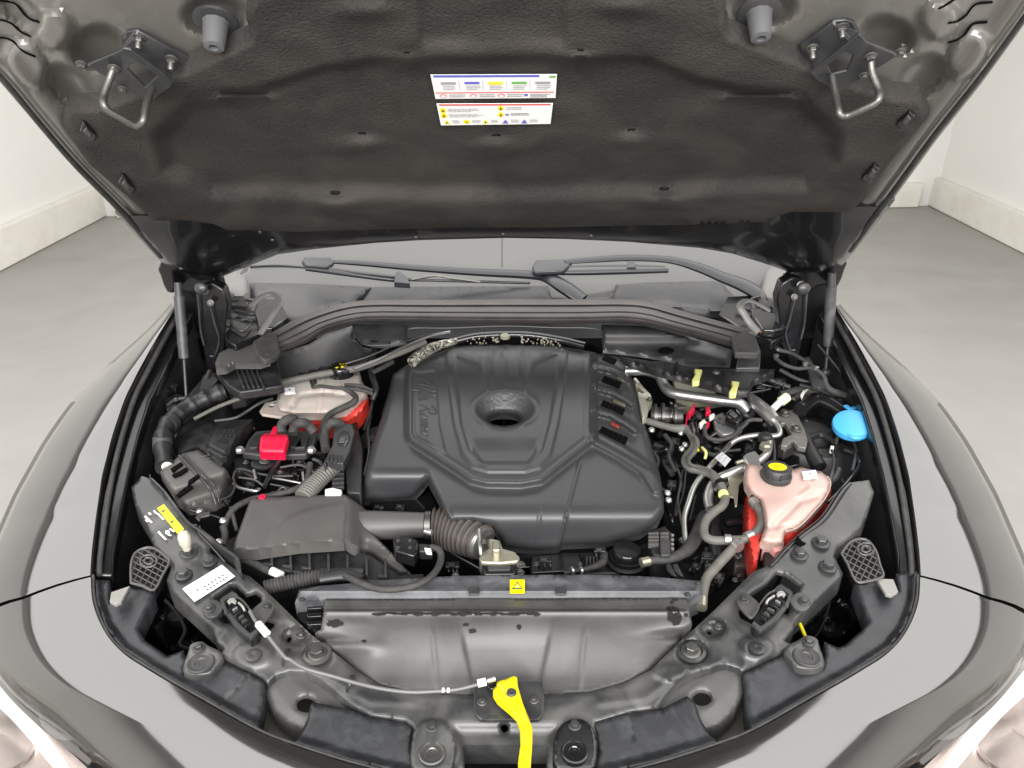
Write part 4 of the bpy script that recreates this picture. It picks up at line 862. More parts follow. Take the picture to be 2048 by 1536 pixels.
def ec_h(P):
    x, y = P[:, 0], P[:, 1]; h = 1.012 - ss(y, 640, 1000) * .068
    h += .004 * (1 - ((x - 1020) / 300) ** 2)
    h -= .085 * ss(y, 1000, 1116) ** 1.35
    h0 = h.copy()
    e = sd(P, PLAT); h += .0125 * ss(-e, -2, 15) - .0018 * np.exp(-((e + 20) / 3) ** 2)
    e = sd(P, UU); h += .004 * ss(-e, -3, 5) + .0022 * np.exp(-(e / 3.5) ** 2)
    e = sd(P, U2); h -= .005 * ss(-e, -4, 5) * ss(y, 690, 760) + .0
    e = sd(P, TRAY); h -= .0035 * ss(-e, -3, 5) * ss(y, 872, 905) ; h += .002 * np.exp(-((e - 5) / 2.5) ** 2) * ss(y, 885, 905)
    e = sd(P, TXT); h -= .003 * ss(-e, -2, 4)
    # upper flutes and chevrons
    h += .0013 * np.cos((x - 1012) / 14 * math.pi) * (1 - ss(np.abs(x - 1012), 40, 62)) * (1 - ss(y, 745, 790))
    for ln in ([(918, 712), (958, 726), (975, 780)], [(1112, 706), (1068, 724), (1050, 780)]): h += .0028 * np.exp(-(dseg(P, ln) / 4) ** 2)
    h = h0 + (h - h0) * 1.2
    # funnel
    t = funnel(P); rr = np.hypot((x - 1010) / 64, (y - 817) / 36.5)
    h += .0018 * np.exp(-((rr - 1.03) / .09) ** 2); h -= .028 * np.clip(t, 0, 1) * (t > 0)
    # finned flank on the right
    fl = ss(x, 1189, 1197) * (1 - ss(y - (885 + (x - 1194) * .56), -12, 2)); h -= .010 * fl
    for ln in ([(1192, 822), (1222, 830), (1250, 846), (1270, 860)], [(1194, 776), (1225, 784), (1250, 797), (1263, 806)], [(1197, 733), (1225, 739), (1252, 754)]):
        h += .014 * np.exp(-(np.clip(dseg(P, ln) - 3., 0, 99) / 4.2) ** 2)
    h += .010 * np.exp(-(np.clip(dseg(P, [(1194, 878), (1240, 902), (1290, 936), (1314, 975)]) - 8, 0, 99) / 6) ** 2)
    # front folds
    for ln, a in (([(1160, 926), (1140, 1000), (1118, 1090)], .0035), ([(1080, 1020), (1072, 1095)], .002)): 
        e = dseg(P, ln); h += a * np.exp(-(e / 3.0) ** 2)
    lx = np.interp(y, [926, 1000, 1090], [1160, 1140, 1118]); h -= .004 * ss(x - lx, -2, 5) * ss(y, 1020, 1080)
    h += .003 * np.exp(-(dseg(P, [(862, 955), (880, 990), (908, 1046)]) / 3.5) ** 2)
    h -= .018 * (1 - ss(y - (930 - (x - 740) * .0), -30, 30) * 0 - 1) * 0
    h -= .062 * ss(y, 930, 1012) ** 1.3 * (1 - ss(x, 846, 862))
    return h
HOLE_E = [(1008 + 31 * math.cos(t), 840.5 + 10.3 * math.sin(t)) for t in np.linspace(0, 2 * math.pi, 29)[:-1]]
slots = [[(1201, 810), (1207, 800), (1250, 818), (1245, 831)], [(1197, 864), (1204, 852), (1256, 875), (1250, 890)], [(1203, 762), (1209, 751), (1243, 765), (1238, 777)], [(1204, 718), (1211, 709), (1234, 719), (1228, 729)]]
ec = field('engine_cover', EC, ec_h, COVER, 2.8, 'G', .01, (16, .018), holes=[HOLE_E], smooth=80, ostep=4)
for s_ in slots:
    hz = [float(ec_h(np.array([p], float))[0]) + .0015 for p in s_]
    prism('cooling_slot', [(p[0], p[1], h) for p, h in zip(s_, hz)], HOLE, d=.002, parent=ec, bevel=0)
    for k in range(5):
        u = (k + .5) / 5; a = [np.array(s_[0]) * (1 - u) + np.array(s_[3 if 0 else 3]) * u * 0 + np.array(s_[3]) * 0 for _ in (0,)]
    pa, pb, pc, pd = [np.array(p, float) for p in s_]
    q = MB()
    for k in range(1, 6):
        u = k / 6; a = pa + (pd - pa) * u if False else pa * (1 - u) + pd * u; b = pb * (1 - u) + pc * u
        a = pa + (pd - pa) * u; b = pb + (pc - pb) * u; zz = max(hz) + .0002
        q.tube([(a[0], a[1], zz), (b[0], b[1], zz)], .5, n=1, seg=4)
    put('slot_grille', q.mesh('slot_grille'), DEEP, ec)
for q, m_ in (([(1226, 801), (1229, 797), (1252, 807), (1250, 812)], ZINC), ([(1234, 754), (1240, 750), (1250, 757), (1246, 762)], ZINC), ([(1221, 846), (1224, 843), (1240, 851), (1238, 855)], mat('dull_red', (.25, .04, .03), .5))):
    z_ = float(ec_h(np.array([q[0]], float))[0]) + .005; prism('slot_insert', [(a, b, z_) for a, b in q], m_, d=.004, parent=ec, bevel=.0006)
lathe('filler_cross', 1008, 838, .86, [(34, 0), (34, 4), (30, 4), (30, 1), (.1, 1)], DEEP, ec)
cr = MB(); cr.tube([(1008, 825, .90), (1008, 852, .90)], 2.2, n=1); cr.tube([(985, 838, .895), (1032, 838, .895)], 1.5, n=1); put('oil_cap_cross', cr.mesh('oil_cap_cross'), PLG, ec)
# embossed script lettering running down the left panel
GLY = {'A': [[(0, .05), (.25, .0), (.7, .6), (1.1, 1.15), (1.2, 1.1), (1.15, .3), (1.3, 0), (1.45, .08)], [(.55, .42), (1.2, .42)]],
       'l': [[(0, .1), (.3, .7), (.38, 1.15), (.22, 1.2), (.15, .5), (.25, 0), (.45, .1)]],
       'f': [[(0, .1), (.35, .7), (.42, 1.15), (.26, 1.2), (.14, .4), (.1, -.4), (.22, -.42), (.2, .05), (.5, .15)]],
       'a': [[(.55, .5), (.3, .55), (.1, .3), (.2, .02), (.42, .1), (.58, .5), (.52, .1), (.62, 0), (.78, .1)]],
       'R': [[(.2, 0), (.4, .6), (.5, 1.1)], [(.1, .9), (.45, 1.2), (.95, 1.1), (.95, .75), (.5, .55), (.8, .3), (1.0, 0), (1.2, .1)]],
       'o': [[(.4, .52), (.15, .4), (.08, .15), (.25, 0), (.48, .12), (.5, .4), (.38, .52), (.7, .4)]],
       'm': [[(0, .1), (.12, .5), (.1, 0)], [(.1, .2), (.32, .52), (.38, .4), (.36, 0)], [(.38, .25), (.6, .52), (.66, .4), (.64, .05), (.78, .05)]],
       'e': [[(.1, .25), (.45, .35), (.4, .54), (.18, .45), (.1, .15), (.28, 0), (.58, .12)]]}
lt = MB(); u = 0
for ch in 'Alfa Romeo':
    if ch == ' ': u += .35; continue
    w = max(p[0] for s in GLY[ch] for p in s)
    for s in GLY[ch]:
        pts = []
        for a, b in s:
            uu = u + a + b * .28; px_ = 835 + b * 28 + uu * .9; py_ = 748 + uu * 17.3
            pts.append((px_, py_, float(ec_h(np.array([(px_, py_)], float))[0]) + .0006))
        lt.tube(pts, 1.5, seg=5, n=4)
    u += w * .93
put('lettering', lt.mesh('lettering'), COVER, ec, label='embossed script lettering running down the left of the cover')

# ================================================================== AIR BOX AND INTAKE
LID = [(501, 997), (600, 991), (691, 989), (732, 1019), (738, 1060), (779, 1101), (823, 1149), (800, 1146), (745, 1108), (712, 1098), (690, 1083), (596, 1089), (508, 1102), (467, 1099), (469, 1085)]
def lid_h(P):
    x, y = P[:, 0], P[:, 1]; h = .945 - (y - 990) / 110 * .012
    h -= .035 * ss(x, 688, 740) + .02 * ss(y - (1100 + (x - 745) * .4), -25, 10) * (x > 720)
    e = dseg(P, [(530, 1098), (545, 1060), (575, 1030), (620, 1012), (690, 1000)]); inn = inside(P, [(530, 1098), (545, 1060), (575, 1030), (620, 1012), (690, 1000), (688, 1090)])
    h += .004 * np.where(inn, ss(e, 0, 9), 0)
    return h
lid = field('air_filter_box', LID, lid_h, BOX, 4, 'G', .02, (6, .005), smooth=70, ostep=3)
low = prism('box_base', [(455, 1106), (508, 1105), (596, 1092), (690, 1086), (712, 1101), (745, 1112), (800, 1150), (848, 1146), (850, 1166), (740, 1162), (640, 1150), (560, 1140), (500, 1128)], PL, .90, .25, parent=lid, bevel=.003)
for k in range(7):
    x = 540 + 38 * k; yb = 1096 + k * 3
    prism('rib', [(x, yb + 2), (x + 5, yb + 2), (x + 6, yb + 32 + k), (x + 1, yb + 32 + k)], PLG, .912, .03, parent=lid, bevel=.001)
    prism('box_clip', [(x - 14, yb + 28 + k), (x + 3, yb + 29 + k), (x + 3, yb + 34 + k), (x - 14, yb + 32 + k)], PLG, .905, .01, parent=lid, bevel=.001)
duct = tube('intake_duct', [(680, 1052, .885), (700, 1052, .89), (760, 1051, .893), (850, 1050, .895)], [33, 32, 29, 25], BOX, n=4, seg=32)
tube('hose_clamp', [(851, 1050, .895), (862, 1050, .895)], 28, STEEL, duct, n=1, seg=28)
tube('clamp_screw', [(850, 1062, .93), (864, 1066, .93)], 6, ALU, duct, n=1)
pts, rad = [], []
for i in range(41):
    u = i / 40; pts.append((864 + 104 * u, 1052 + 36 * u * u, .892)); rad.append(31 + 9 * math.sin(u * math.pi) + (4.5 if i % 4 in (1, 2) else -2.5))
bel = tube('bellows_hose', pts, rad, mat('brown_rubber', (.05, .043, .04), .5, 0, .2, 40, .15, 300, dust=((.12, .1, .09), .6)), n=2, seg=32)
tube('hose_clamp', [(960, 1083, .892), (968, 1087, .892)], 34, ALU, bel, n=1, seg=28)
thr = prism('throttle_body', [(962, 1060), (985, 1058), (990, 1090), (984, 1120), (966, 1120)], STEEL, .905, .10, bevel=.003)
prism('valve_housing', catmull([(975, 1078), (1000, 1080), (1006, 1096), (1032, 1104), (1036, 1122), (962, 1124), (964, 1104), (978, 1096)], 2, True), ZINC, .925, .03, parent=thr, bevel=.003)
prism('connector', [(962, 1120), (1036, 1119), (1030, 1148), (968, 1149)], GLB, .92, .04, parent=thr, bevel=.003)
prism('connector_face', [(975, 1132), (1022, 1131), (1020, 1139), (977, 1140)], PLG, .923, .01, parent=thr, bevel=.001)
tube('bracket_rod', [(958, 1060, .93), (960, 1090, .93), (962, 1110, .92)], 4, ALU, thr, seg=8)
bolt(968, 1083, .935, 7, thr, BOLTS); prism('cap_lug', [(984, 1082), (1000, 1082), (1000, 1100), (985, 1100)], ZINC, .94, .02, parent=thr, bevel=.003)
for x, y in ((1042, 1130), (1040, 1145)): bolt(x, y, .91, 9, thr, BOLTS)
maf = prism('flow_sensor', [(785, 1077), (800, 1070), (836, 1080), (836, 1098), (828, 1112), (790, 1102)], GLB, .93, .025, bevel=.003)
prism('sensor_plug', [(834, 1086), (862, 1088), (866, 1102), (838, 1102)], PL, .925, .02, parent=maf, bevel=.003)
prism('plug_tab', [(848, 1094), (862, 1096), (864, 1106), (852, 1104)], WHITEP, .932, .006, parent=maf)
for k in range(4): lathe('screw', 796 + (k % 2) * 24, 1082 + (k // 2) * 14, .93, [(4, 0), (4, 2), (.1, 2.4)], STEEL, maf, seg=10)
tube('sensor_cable', [(862, 1094, .925), (878, 1100, .925), (882, 1118, .92), (872, 1142, .925), (850, 1162, .93), (810, 1176, .93), (760, 1178, .93), (715, 1163, .925), (690, 1150, .92)], 7, RUB, maf, n=6)
pts, rad = [], []
for i in range(60):
    u = i / 59; x = 528 + 200 * u; pts.append((x, 1176 - 26 * math.sin(u * 1.9), .90)); rad.append(14 + (1.5 if i % 2 else -1))
tube('corrugated_conduit', pts, rad, RUB, n=1, seg=14)
tube('shiny_sleeve', [(640, 1156, .915), (690, 1150, .915), (722, 1160, .912)], 13, PLG, seg=12, flat=.6)
tube('grey_hose', [(470, 1110, .90), (510, 1128, .90), (545, 1146, .90)], 8, RUB); tube('white_connector', [(544, 1142, .905), (562, 1151, .905)], 9, WHITEP, n=1, seg=8)
# ================================================================== ENGINE MASS (what shows in the gaps)
def block(name, pts, z, d, m, parent=None, bevel=.004, label=None): return prism(name, pts, m, z, d, parent, label, bevel=bevel)
eng = block('engine_block', [(760, 800), (1290, 800), (1330, 1000), (1300, 1120), (960, 1140), (740, 1010)], .84, .35, GLB)
for q, z_, d_, m_ in (([(1110, 1108), (1230, 1100), (1300, 1082), (1330, 1120), (1240, 1146), (1060, 1148)], .85, .15, PL), ([(1060, 1112), (1160, 1104), (1170, 1140), (1060, 1146)], .865, .1, GLB),
                      ([(740, 1004), (830, 998), (862, 980), (880, 1020), (850, 1028), (745, 1022)], .87, .1, GLB), ([(850, 690), (1190, 690), (1190, 712), (840, 716)], .98, .06, GLB),
                      ([(1290, 880), (1400, 880), (1420, 1000), (1360, 1090), (1330, 1060)], .82, .2, DEEP)):
    block('engine_casting', q, z_, d_, m_, eng)
# woven heat sleeve and foil-lagged pipes behind the cover
def dots_tube(name, pts, r, m, parent=None, **k): return tube(name, pts, r, m, parent, **k)
sl = tube('heat_sleeve', [(824, 724, 1.03), (846, 706, 1.035), (876, 692, 1.035), (912, 682, 1.035)], [11, 12, 10, 6], FOIL, seg=16)
tube('lagged_pipe', [(905, 684, 1.03), (960, 672, 1.04), (1050, 670, 1.04), (1120, 680, 1.035), (1170, 692, 1.03)], 8, GLB, sl)
rs = random.Random(3); fm = MB()
for i in range(60):
    x = rs.choice([rs.uniform(930, 1000), rs.uniform(1040, 1130)]); y = 676 + .0012 * (x - 1015) ** 2 + rs.uniform(-7, 8); r_ = rs.uniform(.8, 1.9)
    fm.prism([(x - r_, y - r_ * .5), (x + r_, y - r_), (x + r_ * 1.3, y + r_ * .5), (x - r_ * .6, y + r_)], 1.052, .002)
o_ = put('foil_sparkles', fm.mesh('foil_sparkles'), mat('foil_sparkle', (.3, .28, .22), .4, .6, .4, 90), sl); o_['kind'] = 'stuff'  # sparkles on the foil painted as small bright flecks
lathe('pale_plug', 1010, 676, 1.045, [(10, 0), (10, 6), (6, 9), (.1, 10)], mat('old_plug', (.2, .2, .15), .5), sl, seg=16)
# ================================================================== LEFT SIDE OF THE BAY
# pipes running across from the left rail towards the scuttle
tube('long_pipe', [(388, 838, .99), (440, 812, 1.0), (503, 789, 1.01), (552, 770, 1.02), (620, 753, 1.03), (680, 742, 1.035), (720, 735, 1.04), (800, 706, 1.05), (850, 684, 1.055)], [4, 4, 5, 8, 7, 7, 7, 6, 6], HOSE)
tube('chrome_pipe', [(708, 738, 1.05), (760, 718, 1.055), (815, 690, 1.06), (860, 672, 1.065), (900, 664, 1.065)], 3, ALUD)
tube('chrome_pipe', [(690, 728, 1.05), (740, 712, 1.055), (790, 690, 1.06), (850, 670, 1.065)], 2.2, STEEL)
tube('wire_strip', [(545, 797, 1.0), (520, 806, 1.0), (495, 822, .99), (470, 836, .985), (430, 842, .98)], 3, PLG)
# left tank
tk_out = [(553, 801), (556, 788), (562, 775), (577, 764), (625, 756), (660, 751), (690, 748), (719, 744), (724, 762), (732, 776), (735, 790), (712, 812), (690, 824), (640, 831), (600, 831), (575, 828), (556, 823)]
def tkl(P):
    x, y = P[:, 0], P[:, 1]; h = 1.005 - (y - 744) / 90 * .03
    h += .003 * np.exp(-((x - 642 + (y - 790) * .15) / 4) ** 2) - .006 * np.exp(-(dseg(P, [(585, 812), (600, 790), (650, 786), (690, 790)]) / 4) ** 2)
    h += .004 * np.exp(-(((x - 600) / 30) ** 2 + ((y - 800) / 14) ** 2)); return h
tk = field('brake_fluid_tank', tk_out, tkl, TANKL, 4, 'G', .012, (9, .016), smooth=70, label='milky tank with red fluid under a black cap with yellow marks, left rear of the bay')
field('tank_lower_wall', [(575, 829), (600, 832), (640, 832), (690, 825), (712, 813), (735, 790), (738, 800), (724, 826), (706, 844), (680, 850), (650, 855), (625, 852), (600, 842)], lambda P: .972 - ss(P[:, 1], 800, 850) * .03, REDL, 5, 'G', .03, (5, .01), parent=tk, label='red lower wall of the tank')
prism('tank_lug', [(519, 822), (530, 806), (556, 800), (558, 822), (600, 834), (590, 838), (524, 828)], TANKL, .975, .006, parent=tk, holes=[[(533, 815), (541, 808), (550, 808), (546, 814)]])
lathe('tank_neck', 683, 752, 1.0, [(22, 0), (21, 10)], TANKL, tk)
def cap(parent, x, y, z, r, marks, knurl=10, m=GLB, h=24):
    c = lathe('cap', x, y, z, [(r, 0), (r * 1.02, h * .35), (r * .98, h * .4), (r * .9, h * .45), (r * .9, h * .85), (r * .8, h), (.1, h)], m, parent, seg=32)
    w = G(x, y, z); s = mpp(w); mb = MB()
    for k in range(knurl):
        a = 2 * math.pi * k / knurl; V, F = latheVF([(2.6 * s, 0), (2.4 * s, h * .8 * s)], 6)
        mb.add([v + w + Vector((math.cos(a) * r * .93 * s, math.sin(a) * r * .93 * s, h * .1 * s)) for v in V], F)
    put('grip_ribs', mb.mesh('grip_ribs'), m, c).matrix_local = Matrix.Identity(4) if c.parent is not CAR else INV
    return c, w + Vector((0, 0, h * s)), s
def flatmark(name, w, s, polys, m, parent):
    V = []; F = []
    for p in polys:
        b = len(V); V += [w + Vector((x * s, y * s, .0008)) for x, y in p]; F.append(tuple(range(b, b + len(p))))
    return put(name, mesh(name, V, F), m, parent)
c, w, s = cap(tk, 683, 750, 1.02, 24, None, 10, GLB, 20)
rc = random.Random(4)
flatmark('cap_print', w, s, [[(math.cos(a) * r1, math.sin(a) * r1), (math.cos(a + .5) * r1, math.sin(a + .5) * r1), (math.cos(a + .5) * r2, math.sin(a + .5) * r2), (math.cos(a) * r2, math.sin(a) * r2)] for a, r1, r2 in [(rc.random() * 6.28, rc.uniform(2, 9), rc.uniform(10, 15)) for _ in range(9)]], YST, tk)
sticker('small_label', [(569, 780, 1.0), (590, 778, 1.0), (591, 788, .997), (570, 790, .997)], PAPER, [(.42, .35, .58, .65, INK), (0, 0, 1, .08, INKB), (0, 0, .06, 1, INKB)], parent=tk, lift=.006)
for pts, r in (([(627, 764, 1.02), (626, 774, 1.025), (640, 772, 1.03), (665, 775, 1.03), (695, 777, 1.025), (725, 781, 1.02), (745, 788, 1.01)], 3.6), ([(681, 774, 1.03), (700, 784, 1.02), (712, 795, 1.0), (705, 806, .99), (685, 816, .985), (665, 826, .98), (652, 840, .975), (645, 858, .965), (640, 878, .955)], [4, 5, 6, 7, 7, 7, 7, 7, 7]), ([(690, 770, 1.02), (720, 772, 1.02), (745, 782, 1.01)], 4)):
    tube('breather_hose', pts, r, RUB)
lathe('hose_elbow', 627, 766, 1.0, [(7, 0), (7, 10), (5, 14), (.1, 15)], GLB, seg=14)
# battery cover with its boxy top and moulded lettering
bat = field('battery_cover', [(342, 892), (352, 872), (366, 852), (388, 840), (430, 842), (506, 838), (478, 882), (447, 932), (440, 936), (420, 918), (396, 898), (356, 912)],
            lambda P: .965 + .008 * ss(-sd(P, [(428, 856), (492, 846), (468, 888), (452, 912), (412, 892)]), -3, 4) + .002 * np.sin((P[:, 0] + P[:, 1] * .8) / 9) * (P[:, 0] < 420), PL, 4.5, 'G', .02, (5, .005), smooth=60)
mk = MB()
for k in range(3):
    for j in range(3):
        x, y = 447 + k * 8 - j * 7, 862 + j * 10; mk.tube([(x, y + 3, .975), (x + 4, y - 3, .975)], 1.1, n=1, seg=4); mk.tube([(x + 4, y + 3, .975), (x + 6, y - 3, .975)], 1, n=1, seg=4)
put('moulded_lettering', mk.mesh('moulded_lettering'), PLG, bat)
# relay box
rb = field('relay_box', [(320, 944), (330, 934), (356, 914), (368, 906), (397, 900), (452, 938), (463, 958), (462, 980), (430, 1004), (376, 1014), (352, 995), (345, 980)],
           lambda P: .990 - .045 * ss(P[:, 1] - (P[:, 0] - 345) * -.33 - 990, -20, 30) - .04 * ss(P[:, 0] + P[:, 1] * .2, 636, 662), mat('relay_grey', (.075, .071, .068), .36, 0, .1, 12, .12, 900, dust=((.11, .104, .098), .5)), 4.5, 'G', .02, (6, .006), smooth=60)
tube('lid_band', [(359, 912, .992), (385, 940, .992), (412, 968, .985), (424, 985, .97), (432, 1008, .95)], 3.4, PLG, rb, seg=8)
tube('lid_band', [(366, 908, .993), (394, 936, .993), (420, 962, .986), (432, 980, .97), (438, 1004, .95)], 2, PLG, rb, seg=8)
for q in ([(341, 937), (350, 931), (362, 924), (366, 928), (356, 934), (346, 943)], [(344, 949), (357, 943), (372, 934), (376, 938), (362, 948), (348, 953)], [(369, 966), (384, 956), (396, 948), (399, 952), (386, 963), (374, 971)], [(352, 990), (368, 976), (380, 970), (386, 974), (372, 984), (358, 994)]):
    prism('box_slot', [(x, y, .9945 - .010 * (y > 965)) for x, y in q], HOLE, d=.004, parent=rb, bevel=0)
tl = MB()
for k in range(5): tl.tube([(398 + k * 3, 915 + k * 6, .9925), (418 + k * 3, 910 + k * 6, .9925)], .7, n=1, seg=4)
put('moulded_lettering', tl.mesh('moulded_lettering'), BOX, rb)
tube('box_wire', [(440, 1000, .96), (462, 990, .955), (470, 970, .955), (466, 955, .955)], 2.2, PLG)
# taped loom with grey band up the left rail
pts = [(330, 935), (326, 905), (325, 885), (329, 862), (340, 842), (358, 826), (380, 812), (402, 801), (428, 790), (450, 782)]
P_ = [np.array(q) for q in catmull([(a, b, .985 + .004 * i) for i, (a, b) in enumerate(pts)], 5)]
loom = tube('taped_loom', [tuple(q) for q in P_], [16 + (2.4 if (i // 2) % 3 == 0 else 0) + rc.uniform(-.5, .5) for i in range(len(P_))], PL, n=1, seg=16)
tube('grey_band', [(325, 898, .99), (325, 878, .99)], 18.5, BOX, loom, n=1, seg=20); tube('pale_ring', [(331, 925, .99), (335, 934, .985)], 11, WHITEP, loom, n=1, seg=14)
for (a, b) in (((336, 850), (344, 842)), ((372, 818), (382, 812)), ((412, 797), (422, 792))): tube('tape_ring', [(a[0], a[1], 1.0), (b[0], b[1], 1.0)], 18, PLG, loom, n=1, seg=16)
# strut foot and corner brackets
for q, z_ in (([(328, 800), (350, 786), (364, 790), (350, 812), (334, 818)], 1.0), ([(376, 790), (404, 756), (424, 742), (446, 748), (420, 772), (392, 800)], 1.01), ([(448, 770), (480, 760), (510, 775), (490, 790), (462, 796)], .99)):
    block('corner_bracket', q, z_, .03, PL, bevel=.002)
bolt(352, 800, 1.005, 7, None, BOLTS); lathe('white_pin', 494, 778, 1.0, [(5, 0), (5, 6), (.1, 7)], WHITEP, seg=10)
# fuse carrier with red cover over the positive clamp
fc = block('fuse_carrier', [(484, 906), (497, 878), (512, 862), (560, 858), (600, 862), (622, 860), (636, 866), (624, 896), (612, 908), (520, 910)], .965, .015, PLG, bevel=.003)
for q in ([(497, 896), (510, 870), (524, 868), (516, 894)], [(580, 894), (586, 866), (600, 866), (604, 894)], [(588, 896), (610, 894), (618, 872), (604, 868)]): prism('carrier_bridge', q, PL, .974, .01, parent=fc, bevel=.002)
def redh(P): return .995 - .014 * ss(P[:, 1], 884, 912) + .002 * np.sin((P[:, 1] - 868) / 4.2) - .004 * (1 - ss(P[:, 1], 866, 874))
rd = field('positive_terminal_cover', [(518, 896), (521, 874), (530, 866), (574, 868), (577, 876), (572, 893), (569, 910), (520, 908)], redh, RED, 3, 'G', .012, (4, .004), smooth=80, label='bright red terminal cover beside the battery')
prism('cover_tab', [(540, 868), (546, 854), (550, 851), (556, 854), (552, 868)], RED, .99, .01, parent=rd)
for pts, r in (([(564, 868, .98), (563, 852, .99), (570, 842, 1.0), (582, 838, 1.0), (592, 842, .99)], 10), ([(586, 868, .98), (590, 852, .99), (602, 846, 1.0), (616, 850, .99), (628, 864, .975)], 10),
               ([(652, 900, .955), (649, 872, .965), (654, 854, .975), (668, 844, .985), (682, 848, .975)], 9.5), ([(620, 928, .95), (618, 946, .945), (612, 964, .94), (592, 978, .935), (560, 988, .93), (533, 993, .93), (498, 1001, .93), (470, 1016, .93), (454, 1038, .92), (448, 1060, .91)], 6.5),
               ([(462, 1015, .93), (468, 1040, .92), (474, 1062, .91)], 4)):
    tube('power_cable', pts, r, RUB)
ct = block('fuse_tower', [(667, 850), (676, 845), (706, 848), (710, 862), (700, 900), (686, 926), (655, 922), (650, 930), (646, 926), (664, 890)], .975, .02, PLG, bevel=.003)
prism('tower_window', [(676, 876), (682, 862), (696, 862), (700, 874), (692, 890), (676, 888)], GLB, .978, .004, parent=ct); prism('window_label', [(677, 884), (680, 874), (692, 874), (689, 884)], STEEL, .981, .003, parent=ct)
for k in range(4): prism('tower_rib', [(656 + k * 8, 908 + k), (660 + k * 8, 906 + k), (658 + k * 8, 922), (653 + k * 8, 922)], PL, .979, .006, parent=ct)
pts = catmull([(672, 930, .95), (660, 940, .95), (640, 958, .945), (622, 976, .94), (606, 996, .935)], 9)
tube('corrugated_tube', [tuple(p) for p in pts], [14 + 5 * i / len(pts) + (1.3 if i % 2 else -.9) for i in range(len(pts))], HOSE, n=1, seg=18)
block('tall_box', [(690, 850), (714, 842), (726, 900), (722, 985), (694, 985), (690, 930)], .93, .12, PL, bevel=.003)
for k in range(5): prism('box_grille', [(664 + k * 0, 936 + k * 9), (688, 934 + k * 9), (688, 938 + k * 9), (664, 940 + k * 9)], PLG, .94, .006, bevel=.0006)
prism('white_plug', [(650, 978), (664, 975), (684, 980), (682, 988), (650, 989)], WHITEP, .945, .01); prism('red_wire_clip', [(516, 994), (524, 986), (532, 990), (526, 998)], RED, .945, .008)
# negative terminal, bolts, black loops
tm = lathe('terminal_disc', 529, 926, .945, [(26, 0), (26, 4), (20, 6), (14, 5), (.1, 5)], PL, seg=30); bolt(531, 922, .953, 12, tm, BOLTS)
for x, y in ((481, 903), (623, 903)): lathe('terminal_nut', x, y, .96, [(10, 0), (10, 5), (7, 9), (5, 9), (.1, 7)], ALU, seg=6)
block('terminal_bracket', [(466, 918), (490, 910), (500, 930), (520, 944), (505, 955), (480, 940), (470, 944)], .94, .02, PL, bevel=.002)
for pts, r, m_ in (([(466, 960, .94), (470, 944, .945), (482, 938, .945), (520, 948, .945), (552, 952, .945), (586, 952, .945)], 2.6, PLG), ([(466, 966, .94), (480, 976, .935), (510, 982, .935), (520, 978, .935)], 3.4, ALUD), ([(528, 974, .95), (540, 950, .955), (560, 920, .96), (562, 905, .96)], 4.5, GLB), ([(545, 956, .945), (580, 962, .945), (610, 968, .94)], 2.4, ALUD), ([(552, 988, .93), (566, 974, .935), (580, 988, .93)], 3, STEEL),
                   ([(588, 900, .96), (586, 925, .95), (590, 934, .95)], 2, STEEL), ([(508, 940, .95), (511, 956, .95)], 3, ALU), ([(605, 945, .945), (607, 962, .945)], 2.5, ALU), ([(570, 915, .95), (600, 920, .95), (612, 935, .945)], 4, GLB), ([(540, 968, .94), (575, 975, .93), (600, 985, .93)], 2, PLG)):
    tube('terminal_wire', pts, r, m_)
for q, z_ in (([(470, 850), (505, 842), (512, 856), (486, 870)], .93), ([(540, 936), (612, 936), (606, 975), (540, 985)], .90), ([(480, 950), (520, 952), (516, 976), (484, 968)], .92), ([(620, 905), (650, 900), (652, 935), (622, 940)], .93)): block('battery_clamp', q, z_, .05, GLB, bevel=.003)
# wires along the left rail
for pts, r, m_ in (([(300, 950, .98), (304, 968, .975), (330, 1000, .96), (360, 1034, .95), (376, 1048, .945), (395, 1050, .945)], 1.8, PLG), ([(400, 1052, .95), (398, 1066, .95), (420, 1090, .94), (450, 1124, .93)], 1.6, STEEL), ([(446, 1052, .93), (450, 1070, .92), (446, 1090, .91)], 7, RUB), ([(380, 1020, .94), (420, 1030, .93), (450, 1040, .925)], 3, GLB)):
    tube('rail_wire', pts, r, m_)
for x, y in ((400, 1025), (447, 1044), (438, 1086)): lathe('brass_fitting', x, y, .945, [(7, 0), (8, 4), (5, 8), (.1, 9)], ALU, seg=8)
prism('pipe_clip', [(390, 1034), (400, 1018), (412, 1024), (420, 1022), (420, 1030), (402, 1034), (398, 1042)], STEEL, .95, .004)

# ================================================================== RIGHT SIDE OF THE BAY
tube('charge_pipe', [(1252, 742, .99), (1280, 741, .995), (1302, 744, .995), (1318, 752, .99), (1326, 766, .985), (1336, 780, .985), (1354, 788, .985), (1400, 795, .985), (1446, 801, .985), (1476, 806, .98), (1492, 820, .965)], [10, 10, 10.5, 10, 11, 11, 11, 10.5, 11, 12, 13], ALUD, seg=20)
lathe('pipe_joint', 1492, 828, .95, [(15, 0), (16, 6), (12, 10), (.1, 11)], PLG, axis=(.2, -.3, 1), seg=14)
cast = prism('alternator_bracket', [(1266, 756), (1272, 754), (1290, 776), (1302, 788), (1305, 800), (1298, 810), (1294, 830), (1286, 836), (1276, 790)], mat('cast_aluminium', (.62, .60, .50), .4, .7, .25, 50, .5, 120), .97, .02, bevel=.003, holes=[[(1272, 768), (1276, 770), (1290, 784), (1284, 786), (1276, 780)]])
bolt(1299, 800, .975, 7, cast, BOLTS)
w = G(1300, 832, .92); s = mpp(w)
